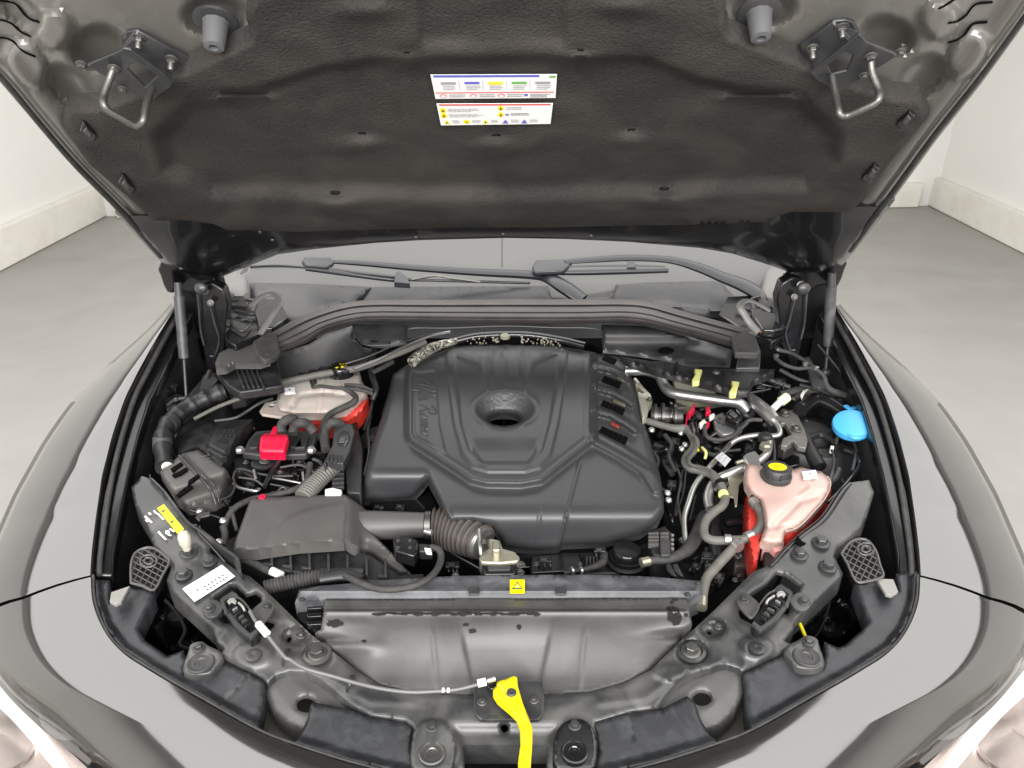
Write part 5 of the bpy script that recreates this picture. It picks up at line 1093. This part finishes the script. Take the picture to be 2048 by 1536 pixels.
V, F = latheVF([(14, 0), (20, 0), (22, 6), (26, 6), (26, 12), (19, 13), (19, 20), (28, 21), (28, 27), (20, 28), (20, 44), (27, 45), (27, 50), (22, 51), (22, 62), (10, 64)], 28)
me = mesh('pulley', V, F, 40); me.transform(axisM(w, (1, -.1, 0), s)); pu = put('pulley', me, STEEL); V, F = latheVF([(30, 0), (31, 3), (30, 6)], 28); me = mesh('pulley_rim', V, F); me.transform(axisM(w + Vector((.042, 0, 0)), (1, -.1, 0), s)); put('pulley_rim', me, GLB, pu)
prism('bulkhead_pad', [(1346, 752), (1372, 752), (1432, 782), (1436, 800), (1380, 800), (1352, 790), (1350, 776)], mat('olive_pad', (.17, .165, .12), .55, 0, .2, 18, .2, 90), .955, .02, bevel=.002)
prism('bulkhead_pad', [(1352, 798), (1384, 800), (1384, 814), (1356, 814)], mat('olive_pad', (.17, .165, .12)), .93, .02, bevel=.002)
led = field('cowl_ledge', [(1240, 712), (1300, 722), (1340, 722), (1400, 735), (1472, 738), (1550, 738), (1548, 748), (1508, 762), (1496, 785), (1480, 786), (1400, 766), (1330, 748), (1262, 728)], lambda P: 1.035 + .004 * np.sin(P[:, 0] / 16), PL, 5, 'G', .012, (4, .005))
lathe('ledge_plug', 1432, 748, 1.035, [(9, 0), (9, 4), (6, 8), (.1, 9)], PLG, led, seg=16)
for x in (1330, 1352): prism('ledge_rib', [(x, 722), (x + 4, 722), (x + 5, 745), (x + 1, 745)], PL, 1.045, .01, parent=led)
for x, y in ((1393, 751), (1467, 775)): prism('yellow_clip', [(x - 4, y - 14), (x + 12, y - 12), (x + 8, y - 2), (x + 6, y + 12), (x - 7, y + 13), (x - 9, y + 8), (x - 2, y - 3)], PALEY, 1.045, .012, bevel=.002)
tube('bonnet_cable', [(1440, 784, 1.0), (1480, 788, 1.0), (1510, 784, 1.0), (1540, 778, 1.0)], 2.2, PLG)
# grey-silver thin pipes of the air conditioning
ac = tube('air_conditioning_pipe', [(1537, 832, .985), (1548, 842, .98), (1558, 856, .975), (1559, 868, .97), (1545, 872, .965), (1520, 870, .965), (1490, 874, .96), (1466, 884, .955), (1446, 904, .945), (1430, 922, .94), (1414, 940, .935), (1398, 958, .93), (1386, 978, .925), (1378, 1002, .915), (1369, 1032, .90), (1369, 1060, .89), (1372, 1084, .88)], 5.4, ALU, n=5, seg=14)
lathe('pipe_foot', 1368, 1084, .875, [(10, 0), (11, 5), (6, 8), (.1, 8)], STEEL, ac, seg=16)
tube('pipe_union', [(1502, 796, .98), (1514, 808, .985), (1534, 826, .985), (1550, 842, .98)], [9, 13, 14, 13], ALU, ac, n=3, seg=16)
tube('service_port', [(1546, 818, .99), (1558, 806, .995), (1570, 798, 1.0)], [7, 7, 7], WHITEP, ac, n=2, seg=12); tube('port_cap', [(1562, 803, .997), (1574, 794, 1.003)], 10, mat('pale_cap', (.72, .74, .48), .45), ac, n=1, seg=10)
tube('black_sleeve', [(1482, 772, .99), (1494, 786, .985), (1505, 798, .98)], 9, RUB, n=2)
ac2 = tube('air_conditioning_pipe', [(1420, 1018, .91), (1416, 996, .915), (1424, 970, .925), (1440, 955, .93), (1466, 944, .94), (1492, 934, .945), (1512, 926, .95), (1530, 912, .955), (1536, 900, .96), (1537, 882, .965)], [9, 10, 9, 9, 9, 9, 9, 8, 8, 9], ALU, n=5, seg=16)
prism('pipe_block', [(1486, 912), (1494, 906), (1510, 901), (1518, 910), (1522, 936), (1506, 938), (1494, 926)], ALU, .965, .03, parent=ac2, bevel=.002); tube('block_stud', [(1472, 926, .955), (1490, 920, .958)], 4, ZINC, ac2, n=1)
lathe('zinc_nut', 1530, 898, .965, [(12, 0), (12, 10), (9, 13), (.1, 13)], ZINC, ac2, seg=6); lathe('black_union', 1530, 880, .965, [(14, 0), (14, 10), (10, 14), (.1, 14)], PL, ac2, seg=18)
prism('union_bracket', [(1455, 950), (1466, 944), (1492, 946), (1490, 958), (1478, 970), (1474, 1012), (1470, 1012), (1468, 995), (1450, 990), (1458, 970)], ZINC, .935, .004, parent=ac2, bevel=.001)
sticker('pipe_tag', [(1430, 916, .955), (1444, 904, .955), (1462, 919, .955), (1450, 934, .955)], mat('tag_grey', (.48, .49, .5), .4), [(.1, .15, .4, .22, INKG), (.1, .3, .4, .37, INKG), (.55, .2, .9, .28, INKG), (.1, .6, .9, .66, INKG)])
# vacuum actuator / throttle group
act = block('turbo_actuator', [(1426, 832), (1446, 822), (1452, 832), (1478, 848), (1490, 842), (1484, 858), (1462, 868), (1446, 868), (1432, 858)], .965, .015, mat('grey_casting', (.17, .17, .175), .35, .3, .3, 60, .3, 90), bevel=.004)
prism('actuator_box', [(1450, 828), (1462, 817), (1474, 818), (1486, 834), (1476, 844), (1462, 838)], GLB, .99, .02, parent=act, bevel=.003); prism('box_lid', [(1458, 826), (1465, 820), (1476, 830), (1470, 834)], BOX, .994, .004, parent=act)
for k in range(4): lathe('screw', 1438 + k * 12, 838 + (k % 2) * 14, .967, [(4, 0), (4, 3), (.1, 3)], STEEL, act, seg=8)
for q, m_ in (([(1398, 846), (1408, 838), (1414, 844), (1402, 852)], WHITEP), ([(1408, 850), (1416, 842), (1420, 846), (1412, 856)], RED), ([(1418, 830), (1428, 826), (1430, 830), (1420, 836)], WHITEP), ([(1376, 826), (1388, 806), (1390, 820), (1378, 832)], RED), ([(1412, 814), (1420, 812), (1422, 824), (1412, 826)], RED)):
    prism('plug_lug', q, m_, .972, .01, parent=act, bevel=.001)
for pts, r, m_ in (([(1411, 850, .97), (1410, 866, .965), (1420, 877, .96), (1446, 879, .96), (1470, 868, .965), (1488, 848, .97), (1502, 840, .975), (1524, 840, .975)], 4.2, RUB), ([(1494, 846, .975), (1478, 862, .965), (1462, 886, .955), (1440, 906, .95)], 3.6, RUB), ([(1390, 810, .97), (1376, 826, .965), (1372, 850, .96)], 1.4, RED),
                   ([(1386, 850, .96), (1392, 870, .955), (1404, 884, .95)], 9, GLB), ([(1480, 900, .94), (1450, 902, .94), (1430, 896, .94)], 4, PL), ([(1440, 880, .955), (1500, 880, .95), (1510, 900, .94)], 3, GLB), ([(1547, 880, .955), (1549, 905, .95), (1548, 925, .95)], 3, PLG),
                   ([(1400, 820, .96), (1440, 812, .965), (1470, 812, .965)], 3, PL), ([(1310, 890, .90), (1340, 905, .90), (1330, 925, .89), (1345, 950, .88)], 6, RUB), ([(1300, 908, .9), (1330, 900, .9), (1356, 888, .92)], 8, GLB), ([(1366, 940, .90), (1356, 990, .88), (1350, 1030, .87)], 2, PLG), ([(1392, 990, .89), (1380, 1040, .87)], 2, PLG),
                   ([(1404, 895, .94), (1412, 905, .94), (1410, 918, .93)], 3, PALEY), ([(1393, 892, .95), (1396, 902, .945)], 3, YEL), ([(1440, 860, .96), (1410, 884, .94), (1420, 910, .93)], 5, GLB)):
    tube('vacuum_hose', pts, r, m_)
for x, y in ((1360, 868), (1369, 892), (1362, 900), (1302, 862), (1334, 988), (1336, 1002)): lathe('clamp_head', x, y, .94, [(6, 0), (7, 4), (4, 8), (.1, 9)], ALU, axis=(.4, -.2, 1), seg=8)
hs = tube('ribbed_coolant_hose', [(1294, 842, .95), (1328, 852, .95), (1352, 857, .95), (1372, 858, .95), (1384, 870, .95), (1390, 886, .95), (1386, 900, .945), (1374, 914, .94), (1372, 926, .94), (1382, 936, .94), (1400, 940, .94), (1422, 948, .94), (1436, 962, .94)], [7, 7, 8, 9, 9.5, 9.5, 9.5, 9.5, 9.5, 9.5, 9.5, 9.5, 9.5], HOSE, n=6, seg=16)
for dx in (-3, 0, 3): tube('hose_line', [(1384 + dx, 872, .962), (1390 + dx, 888, .962), (1386 + dx, 900, .957), (1374 + dx, 914, .952), (1373 + dx, 926, .952), (1384 + dx, 935, .951), (1402, 938 + dx, .951), (1424, 946 + dx, .951)], .7, PLG, hs, seg=4)
lathe('hose_connector', 1440, 975, .925, [(15, 0), (16, 8), (12, 14), (11, 20), (.1, 20)], GLB, axis=(-.2, -.5, 1), seg=16); tube('yellow_ring', [(1446, 986, .937), (1447, 991, .936)], 10, PALEY, n=1, seg=16)
lo = tube('coolant_hose', [(1442, 970, .94), (1446, 982, .937), (1450, 998, .93), (1444, 1012, .93), (1428, 1024, .925), (1414, 1038, .92), (1408, 1056, .915), (1411, 1072, .912), (1424, 1080, .91), (1446, 1081, .91), (1466, 1080, .912), (1486, 1079, .915), (1500, 1072, .92), (1514, 1062, .925), (1523, 1046, .93), (1522, 1028, .935), (1515, 1014, .94), (1508, 1004, .94)], 8.8, HOSE, n=6, seg=18)
tube('coolant_hose', [(1484, 1082, .915), (1470, 1094, .91), (1452, 1112, .905), (1432, 1134, .90), (1414, 1156, .897), (1407, 1180, .893), (1404, 1204, .89)], [8, 9.5, 10, 10, 10, 10, 10], HOSE, n=6, seg=18)
for a, b in (((1449, 1079, .912), (1461, 1080, .912)), ((1492, 1076, .918), (1504, 1070, .92)), ((1470, 1087, .915), (1480, 1096, .915)), ((1506, 1002, .94), (1514, 1012, .94)), ((1404, 1198, .892), (1403, 1216, .89))):
    c_ = tube('hose_clamp', [a, b], 11.2, ALU if a[1] < 1190 else ZINC, lo, n=1, seg=18); 
lathe('spigot', 1523, 998, .94, [(12, 0), (12, 8), (9, 12), (.1, 12)], PLG, axis=(-.6, -.4, .6), seg=18); lathe('spigot', 1506, 1000, .935, [(6, 0), (7, 8), (5, 10), (.1, 10)], GLB, seg=12)
# right expansion tank
TK = [(1492, 930), (1502, 925), (1522, 931), (1545, 938), (1588, 938), (1600, 934), (1618, 938), (1642, 943), (1655, 953), (1661, 965), (1657, 984), (1645, 1004), (1630, 1020), (1612, 1040), (1593, 1056), (1570, 1063), (1566, 1087), (1544, 1090), (1520, 1084), (1524, 1068), (1530, 1052), (1526, 1020), (1520, 1000), (1500, 985), (1490, 968), (1488, 948)]
def tkr(P):
    x, y = P[:, 0], P[:, 1]; h = .975 - (y - 930) / 150 * .03
    h -= .006 * np.exp(-(dseg(P, [(1645, 990), (1600, 1000), (1570, 1030), (1550, 1050)]) / 7) ** 2) + .004 * np.exp(-(dseg(P, [(1530, 1055), (1590, 1050)]) / 4) ** 2)
    h += .006 * np.exp(-(((x - 1560) / 40) ** 2 + ((y - 1015) / 22) ** 2)) + .003 * np.exp(-(dseg(P, [(1600, 940), (1625, 975), (1600, 995)]) / 5) ** 2); return h
t2 = field('coolant_expansion_tank', TK, tkr, TANK, 4, 'G', .014, (10, .018), smooth=75, label='milky expansion tank with bright red coolant, right side behind the front rail')
field('tank_lower_wall', [(1491, 990), (1500, 984), (1520, 998), (1527, 1020), (1531, 1052), (1522, 1086), (1518, 1110), (1514, 1130), (1505, 1131), (1500, 1110), (1494, 1070), (1492, 1030)], .925, REDL, 5, 'G', .04, (5, .012), parent=t2, label='bright red left wall of the tank')
field('tank_lower_wall', [(1657, 984), (1663, 972), (1662, 990), (1650, 1006), (1630, 1032), (1604, 1058), (1585, 1074), (1568, 1078), (1569, 1064), (1594, 1056), (1631, 1020)], .925, REDL, 5, 'G', .04, (3, .006), parent=t2, label='bright red right wall of the tank')
field('tank_foot', [(1526, 1080), (1568, 1084), (1566, 1104), (1550, 1106), (1540, 1096), (1526, 1094)], .92, TANKP, 5, 'G', .03, (4, .005), parent=t2)
prism('black_socket', [(1528, 1094), (1560, 1098), (1572, 1120), (1556, 1140), (1526, 1128)], PL, .905, .05, bevel=.003)
tube('tank_seam', [(x, y, float(tkr(np.array([(x, y)], float))[0]) - .012) for x, y in TK[8:16]], 1.6, TANK, t2, n=3, seg=6)
c, w, s = cap(t2, 1551, 956, .968, 30, None, 8, PLG, 26)
flatmark('cap_print', w, s, [[(math.cos(a) * 18, math.sin(a) * 14) for a in np.linspace(0, 6.28, 17)[:-1]]], mat('cap_yellow', (.80, .74, .0), .5, 0, .25, 400), t2)
flatmark('cap_symbol', w + Vector((0, 0, .0006)), s, [[(-8, -2), (-3, -6), (2, -3), (8, -5), (9, 0), (3, 2), (5, 6), (-2, 4), (-7, 6)], ], mat('cap_dark_yellow', (.45, .40, .0), .5), t2)
sticker('small_label', [(1603, 946, .975), (1630, 943, .975), (1635, 957, .973), (1607, 960, .973)], PAPER, [(.45, .4, .58, .6, INK), (0, 0, 1, .07, INKB), (0, .93, 1, 1, INKB)], parent=t2, lift=.004)
# washer filler with blue cap
wn = lathe('washer_filler_neck', 1706, 872, .94, [(26, -40), (28, 0), (30, 20)], GLB, axis=(-.15, -.15, 1), seg=30)
bc = lathe('washer_cap', 1704, 852, .99, [(34, -6), (37, -4), (38, 4), (36, 9), (30, 11), (6, 12), (.1, 12)], BLUE, axis=(-.22, -.30, 1), seg=40, label='sky blue washer-fluid cap')
tube('cap_tab', [(1692, 812, 1.0), (1700, 818, 1.0), (1710, 816, 1.0)], 6, BLUE, bc, flat=.5); tube('cap_strap', [(1690, 866, .985), (1708, 876, .985), (1728, 874, .985), (1734, 864, .985)], 4, BLUE, bc)
bk = prism('engine_mount_bracket', [(1554, 838), (1570, 824), (1586, 818), (1594, 826), (1612, 864), (1616, 880), (1612, 896), (1596, 892), (1586, 880), (1574, 892), (1562, 890), (1566, 876), (1584, 868), (1570, 846), (1562, 846)], STEEL, .965, .012, bevel=.002, holes=[[(1582, 850), (1588, 848), (1590, 852), (1584, 854)]])
bk.data.materials[0] = mat('bracket_steel', (.15, .145, .135), .45, .3, .3, 60, .2, 150)
for x, y, r in ((1568, 828, 12), (1592, 859, 11)): bolt(x, y, .967, r, bk, BOLTS)
for q, z_, m_ in (([(1562, 880), (1580, 872), (1590, 890), (1570, 900), (1556, 892)], .955, STEEL), ([(1620, 850), (1660, 840), (1700, 870), (1690, 930), (1640, 938), (1612, 905)], .90, PL), ([(1560, 905), (1600, 900), (1600, 930), (1566, 935)], .92, GLB), ([(1340, 1090), (1400, 1080), (1470, 1090), (1500, 1130), (1430, 1170), (1350, 1165)], .80, PL), ([(1408, 1092), (1452, 1090), (1440, 1128), (1410, 1130)], .86, PLG), ([(1472, 1092), (1500, 1090), (1502, 1130), (1470, 1132)], .86, mat('brown_bracket', (.07, .05, .045), .5, 0, .2, 40)), ([(1450, 1000), (1492, 1010), (1492, 1070), (1456, 1072), (1430, 1040)], .87, DEEP)):
    block('mount_block', q, z_, .025, m_, bevel=.003)
for pts, r, m_ in (([(1556, 700, 1.06), (1581, 706, 1.055), (1609, 722, 1.05), (1630, 738, 1.045), (1647, 752, 1.035), (1652, 770, 1.02), (1664, 782, 1.01), (1690, 790, 1.0)], [4, 4, 4, 4.5, 5, 6, 7, 7], RUB), ([(1550, 716, 1.06), (1568, 729, 1.055), (1592, 737, 1.05), (1615, 736, 1.05), (1632, 740, 1.045)], 4, RUB), ([(1636, 690, 1.07), (1670, 730, 1.05), (1702, 770, 1.03)], 2.4, PLG),
                   ([(1600, 820, .98), (1630, 800, .985), (1660, 808, .985), (1690, 826, .98)], 15, GLB), ([(1560, 790, .98), (1600, 784, .985), (1640, 790, .985), (1660, 800, .985)], [8, 12, 14, 14], RUB), ([(1590, 798, .985), (1600, 790, .99), (1612, 788, .99)], 6, RUB),
                   ([(1610, 876, .94), (1622, 905, .93), (1640, 935, .92)], 14, PL), ([(1664, 900, .96), (1668, 925, .955), (1660, 960, .95), (1650, 990, .94)], [2.5, 2.5, 5, 5], PLG), ([(1720, 920, .95), (1716, 936, .95), (1700, 958, .95), (1676, 985, .945), (1655, 1005, .94)], 4, GLB), ([(1655, 970, .935), (1670, 955, .94), (1676, 940, .945)], 9, PL),
                   ([(1690, 900, .95), (1712, 910, .95), (1716, 925, .95)], 7, GLB), ([(1500, 760, 1.0), (1530, 770, .99), (1560, 776, .99)], 3, GLB)):
    tube('right_side_loom', pts, r, m_)
for x, y in ((1556, 700), (1552, 714), (1632, 738), (1610, 730)): lathe('cable_tie', x, y, 1.06, [(5.5, 0), (5.5, 5), (.1, 6)], ALUD, seg=8)
prism('white_tie', [(1600, 790), (1606, 780), (1618, 776), (1610, 784), (1604, 796)], WHITEP, 1.0, .006)
for x, y in ((1662, 905), (1672, 886)): lathe('peg', x, y, .95, [(4, 0), (3.4, 14), (.1, 15)], WHITEP if y > 900 else PLG, seg=8)
# strut-top struts and braces on both sides
for pts in ([(1608, 715), (1618, 712), (1652, 772), (1640, 776), (1624, 770)], [(405, 752), (420, 742), (436, 760), (412, 790), (396, 792)]): block('brace', pts, 1.03, .01, PLG, bevel=.002)
# lower right: oil filter housing, comb connector, hose
of = lathe('oil_filter_housing', 1253, 1116, .86, [(34, -20), (36, 0), (34, 6), (31, 6), (30, 16), (26, 22), (.1, 24)], GLB, seg=36); lathe('filter_ring', 1252, 1122, .855, [(40, 0), (41, 3), (38, 5)], PL, of, seg=36)
cc = block('control_connector', [(1298, 1062), (1330, 1050), (1346, 1066), (1350, 1104), (1338, 1112), (1306, 1110), (1300, 1090)], .895, .06, PL)
for k in range(4):
    prism('comb_bar', [(1297, 1064 + k * 7), (1318, 1064 + k * 7), (1318, 1067 + k * 7), (1297, 1067 + k * 7)], BOX, .902, .01, parent=cc, bevel=.0006); prism('comb_bar', [(1321, 1064 + k * 7), (1338, 1064 + k * 7), (1338, 1067 + k * 7), (1321, 1067 + k * 7)], BOX, .902, .01, parent=cc, bevel=.0006)
    lathe('comb_pin', 1345, 1072 + k * 9, .90, [(3.2, 0), (3.2, 3), (.1, 3)], ALU, cc, seg=8)
prism('grey_key', [(1320, 1080), (1340, 1080), (1340, 1110), (1322, 1110)], PLG, .904, .01, parent=cc)
tube('drain_hose', [(1284, 1128, .885), (1300, 1122, .89), (1330, 1119, .89), (1354, 1112, .89), (1376, 1098, .885), (1392, 1074, .88), (1402, 1050, .88), (1410, 1030, .88)], [8, 8, 9, 10, 13, 14, 14, 12], RUB, seg=16)
tube('hose_end', [(1282, 1126, .89), (1298, 1122, .89)], 10, ZINC, n=1, seg=14)
for x in (1331, 1345): prism('fan_clip', [(x, 1128), (x + 10, 1126), (x + 22, 1152), (x + 14, 1148), (x + 4, 1140)], PLG, .885, .006)
tube('small_hose', [(1128, 1146, .875), (1150, 1142, .878), (1180, 1136, .878), (1204, 1126, .875), (1208, 1108, .87)], [4, 5, 6, 8, 8], RUB)
for x in (1142, 1160): tube('spring_clip', [(x, 1142, .88), (x + 4, 1141, .88)], 8.5, ALU, n=1, seg=12)
for k in range(6): prism('fan_rib', [(1172 + k * 7, 1112), (1175 + k * 7, 1112), (1175 + k * 7, 1130), (1172 + k * 7, 1130)], PLG, .87, .01, bevel=.0004)
tube('dark_pipe', [(1428, 1000, .88), (1424, 1040, .87), (1430, 1080, .865), (1434, 1120, .86)], 15, PL, seg=18); tube('dark_pipe', [(1450, 1048, .875), (1480, 1044, .875), (1500, 1050, .87)], 9, GLB)
tube('right_rail_edge', [(1700, 968, .972), (1680, 990, .965), (1646, 1040, .95), (1606, 1072, .94), (1572, 1100, .935), (1552, 1122, .93), (1540, 1134, .928)], [5, 7, 8, 8, 6, 5, 4], GLB, seg=10)
prism('rail_notch', [(1594, 1070), (1604, 1082), (1612, 1086), (1602, 1090), (1590, 1084)], HOLE, zs(1080, -.006), .004, bevel=0)
# wall of small dark fittings along both flanks so that the gaps hold shapes
rf = random.Random(12)
for i in range(46):
    side = i % 2; x = rf.uniform(300, 440) if side == 0 else rf.uniform(1590, 1720); y = rf.uniform(770, 1010)
    x2 = x + rf.uniform(-40, 40); y2 = y + rf.uniform(-10, 60); z_ = rf.uniform(.80, .88)
    tube('flank_cable', [(x, y, z_), ((x + x2) / 2 + rf.uniform(-14, 14), (y + y2) / 2, z_ + .02), (x2, y2, z_)], rf.uniform(2, 6), rf.choice([GLB, PL, RUB, RUB]), n=5, seg=8)
for i in range(40):
    x = rf.uniform(1300, 1560); y = rf.uniform(830, 1120); a = rf.uniform(0, 6.28); L_ = rf.uniform(20, 60); z_ = rf.uniform(.78, .86)
    tube('engine_loom', [(x, y, z_), (x + L_ * .5 * math.cos(a) + rf.uniform(-10, 10), y + L_ * .5 * math.sin(a), z_ + .02), (x + L_ * math.cos(a), y + L_ * math.sin(a), z_)], rf.uniform(2, 7), rf.choice([GLB, PL, PLG, RUB]), n=5, seg=8)

# ================================================================== MORE FITTINGS BETWEEN ENGINE AND RIGHT RAIL
rg = random.Random(21)
def plugblock(x, y, z, w_, h_, a, m_, m2, pins=3):
    c, s = math.cos(a), math.sin(a)
    q = [(x + u * c - v * s, y + (u * s + v * c) * .8) for u, v in ((-w_, -h_), (w_, -h_), (w_, h_), (-w_, h_))]
    o = prism('wiring_plug', q, m_, z, .012, bevel=.0015)
    q = [(x + u * c - v * s, y + (u * s + v * c) * .8) for u, v in ((-w_ * .6, -h_ * .55), (w_ * .3, -h_ * .55), (w_ * .3, h_ * .4), (-w_ * .6, h_ * .4))]
    prism('plug_lid', q, m2, z + .004, .005, parent=o, bevel=.0008)
    for k in range(pins):
        u = -w_ + 2 * w_ * (k + .5) / pins; px_, py_ = x + u * c - (h_ * 1.0) * s, y + (u * s + h_ * 1.0 * c) * .8
        tube('lead', [(px_, py_, z - .004), (px_ - s * 10 + rg.uniform(-3, 3), py_ + c * 9, z - .006), (px_ - s * 22 + rg.uniform(-8, 8), py_ + c * 16, z - .02)], 1.7, rg.choice([RUB, GLB, PLG]), o, n=4, seg=6)
    return o
for a in ((1400, 830, .955, 12, 8, .3, GLB, PLG), (1440, 896, .935, 11, 7, -.5, PL, STEEL), (1416, 892, .93, 9, 7, .9, GLB, PLG), (1350, 880, .925, 10, 7, .2, PL, PLG), (1340, 916, .90, 10, 8, -.4, GLB, BOX), (1500, 892, .93, 10, 6, .2, PL, PLG),
          (1396, 930, .915, 9, 6, .6, GLB, PLG), (1344, 965, .895, 9, 7, .1, PL, PLG), (1480, 960, .92, 9, 6, 1.2, PL, PLG), (1620, 760, 1.0, 12, 8, .5, GLB, PLG), (1560, 760, 1.0, 12, 6, .1, PL, PLG), (1680, 800, .99, 10, 7, .8, PL, STEEL), (1522, 770, .99, 9, 7, 0, GLB, PLG),
          (1660, 860, .94, 11, 8, -.3, PL, PLG), (1416, 1110, .87, 13, 9, .1, PL, PLG), (1392, 1130, .865, 10, 7, .5, GLB, PLG), (1440, 1150, .865, 10, 8, .2, PL, BOX), (1480, 1150, .87, 9, 8, -.2, GLB, STEEL),
          (345, 770, 1.01, 9, 7, .4, PL, PLG), (470, 865, .935, 9, 6, -.3, GLB, PLG), (452, 1000, .93, 8, 6, .6, GLB, PLG), (500, 966, .93, 9, 5, .1, PL, PLG), (590, 945, .925, 10, 6, .2, GLB, STEEL), (625, 945, .925, 8, 6, .8, PL, PLG), (756, 1012, .88, 10, 5, 0, GLB, PLG), (800, 1012, .88, 9, 5, .2, PL, STEEL), (745, 880, .88, 8, 12, .2, PLG, PL),
          (905, 1128, .87, 14, 7, 0, GLB, PLG), (1090, 1118, .875, 14, 6, 0, PL, PLG), (1200, 1098, .88, 12, 6, 0, GLB, PLG)):
    plugblock(*a)
for x, y, z, r in ((1302, 860, .93, 7), (1335, 842, .94, 6), (1378, 838, .95, 5), (1322, 1000, .90, 6), (1316, 956, .91, 5), (1530, 850, .96, 6), (1446, 840, .98, 5), (1474, 856, .97, 6), (1612, 842, .95, 5), (1640, 905, .93, 6), (1586, 798, 1.0, 5), (1440, 930, .93, 5), (1494, 940, .96, 4), (598, 925, .95, 5), (560, 945, .95, 6), (492, 925, .95, 6),
                   (1072, 1128, .88, 6), (1160, 1128, .88, 5), (764, 1016, .89, 4), (720, 1006, .90, 4), (1480, 1112, .885, 6), (1470, 1160, .88, 6), (1502, 1150, .89, 5)):
    bolt(x, y, z, r, None, BOLTS)
for pts, r, m_ in (([(1330, 870, .93), (1344, 890, .925), (1338, 912, .92), (1350, 940, .915)], 5, PLG), ([(1402, 842, .955), (1420, 836, .96), (1440, 848, .965)], 2.4, PLG), ([(1388, 880, .94), (1410, 872, .95), (1430, 884, .95), (1450, 880, .95)], 3, PLG), ([(1400, 900, .93), (1430, 910, .935), (1450, 900, .94)], 4.5, RUB),
                   ([(1302, 900, .91), (1316, 920, .905), (1310, 950, .90), (1322, 980, .895)], 4, PLG), ([(1352, 930, .90), (1362, 960, .89), (1356, 1000, .88), (1364, 1050, .87)], 2.4, BOX), ([(1372, 930, .91), (1368, 980, .89), (1352, 1030, .88)], 1.8, PLG), ([(1600, 770, 1.0), (1640, 780, 1.0), (1666, 800, .99), (1680, 830, .98)], 5, PL),
                   ([(1560, 740, 1.02), (1600, 760, 1.01), (1640, 765, 1.01)], 4, PLG), ([(1520, 745, 1.02), (1540, 760, 1.0), (1580, 775, .99)], 6, PL), ([(1700, 870, .96), (1712, 900, .955), (1705, 940, .95)], 3, PLG), ([(1610, 880, .945), (1640, 870, .945), (1668, 885, .945), (1676, 910, .94)], 7, PL),
                   ([(335, 812, 1.0), (350, 800, 1.005), (372, 796, 1.005)], 4, PLG), ([(420, 742, 1.04), (408, 770, 1.02), (398, 800, 1.0)], 5, PL), ([(560, 935, .95), (600, 930, .95), (628, 945, .945), (640, 935, .945)], 3, PLG), ([(478, 955, .94), (510, 960, .94), (530, 975, .935)], 2.2, BOX), ([(648, 940, .94), (640, 925, .945), (626, 918, .95)], 4, PLG),
                   ([(742, 830, .94), (735, 870, .93), (738, 905, .92)], 2.4, PLG), ([(748, 780, .98), (742, 820, .96), (728, 860, .94)], 3, PL), ([(748, 700, 1.04), (742, 740, 1.02), (752, 776, 1.0), (745, 800, .98)], 6, PL), ([(745, 745, 1.02), (765, 735, 1.02), (785, 724, 1.02)], 5, RUB)):
    tube('branch_line', pts, r, m_)
# alternator-like ribbed housing left of the cover and a shield
lathe('ribbed_housing', 745, 880, .86, [(30, -30), (31, -8), (27, -6), (27, 0), (30, 2), (30, 8), (24, 10), (.1, 11)], PLG, axis=(-.5, -.2, 1), seg=30)
tube('ground_strap', [(742, 812, .96), (735, 850, .94), (738, 900, .93), (728, 950, .92)], 2, STEEL)

# black plates and blocks added to darken gaps behind hinges and loops, with lines
for mf in ((lambda L_: L_), (lambda L_: [tuple([2014 - p[0], p[1] - 6] + list(p[2:])) for p in L_][::-1])):
    o = prism('hinge_gap_plate', [(x, y, 1.74) for x, y in mf([(350, 560), (372, 552), (440, 560), (448, 590), (455, 640), (500, 655), (504, 720), (380, 720), (350, 650)])], DEEP, d=.03, mp='Y', bevel=.002)
    prism('scuttle_corner', mf([(448, 600), (500, 596), (560, 600), (576, 634), (530, 664), (470, 690), (450, 680)]), GLB, 1.10, .02, bevel=.003)
    tube('corner_line', mf([(452, 604, 1.11), (490, 600, 1.115), (512, 606, 1.115), (505, 624, 1.11)]), 3, PLG)
    tube('corner_line', mf([(455, 634, 1.11), (480, 640, 1.115), (512, 636, 1.115), (530, 645, 1.11)]), 2.2, PLG)
    tube('corner_line', mf([(470, 622, 1.11), (500, 628, 1.112), (540, 620, 1.112)]), 4, PL)
    tube('corner_line', mf([(462, 655, 1.105), (485, 662, 1.108), (500, 650, 1.108)]), 2, STEEL)
for x, y in ((590, 642), (600, 637), (612, 632), (1522, 664), (1528, 660)): lathe('copper_lug', x, y, 1.115, [(3, 0), (3, 2), (.1, 3)], mat('copper', (.45, .2, .1), .35, .8), seg=8)
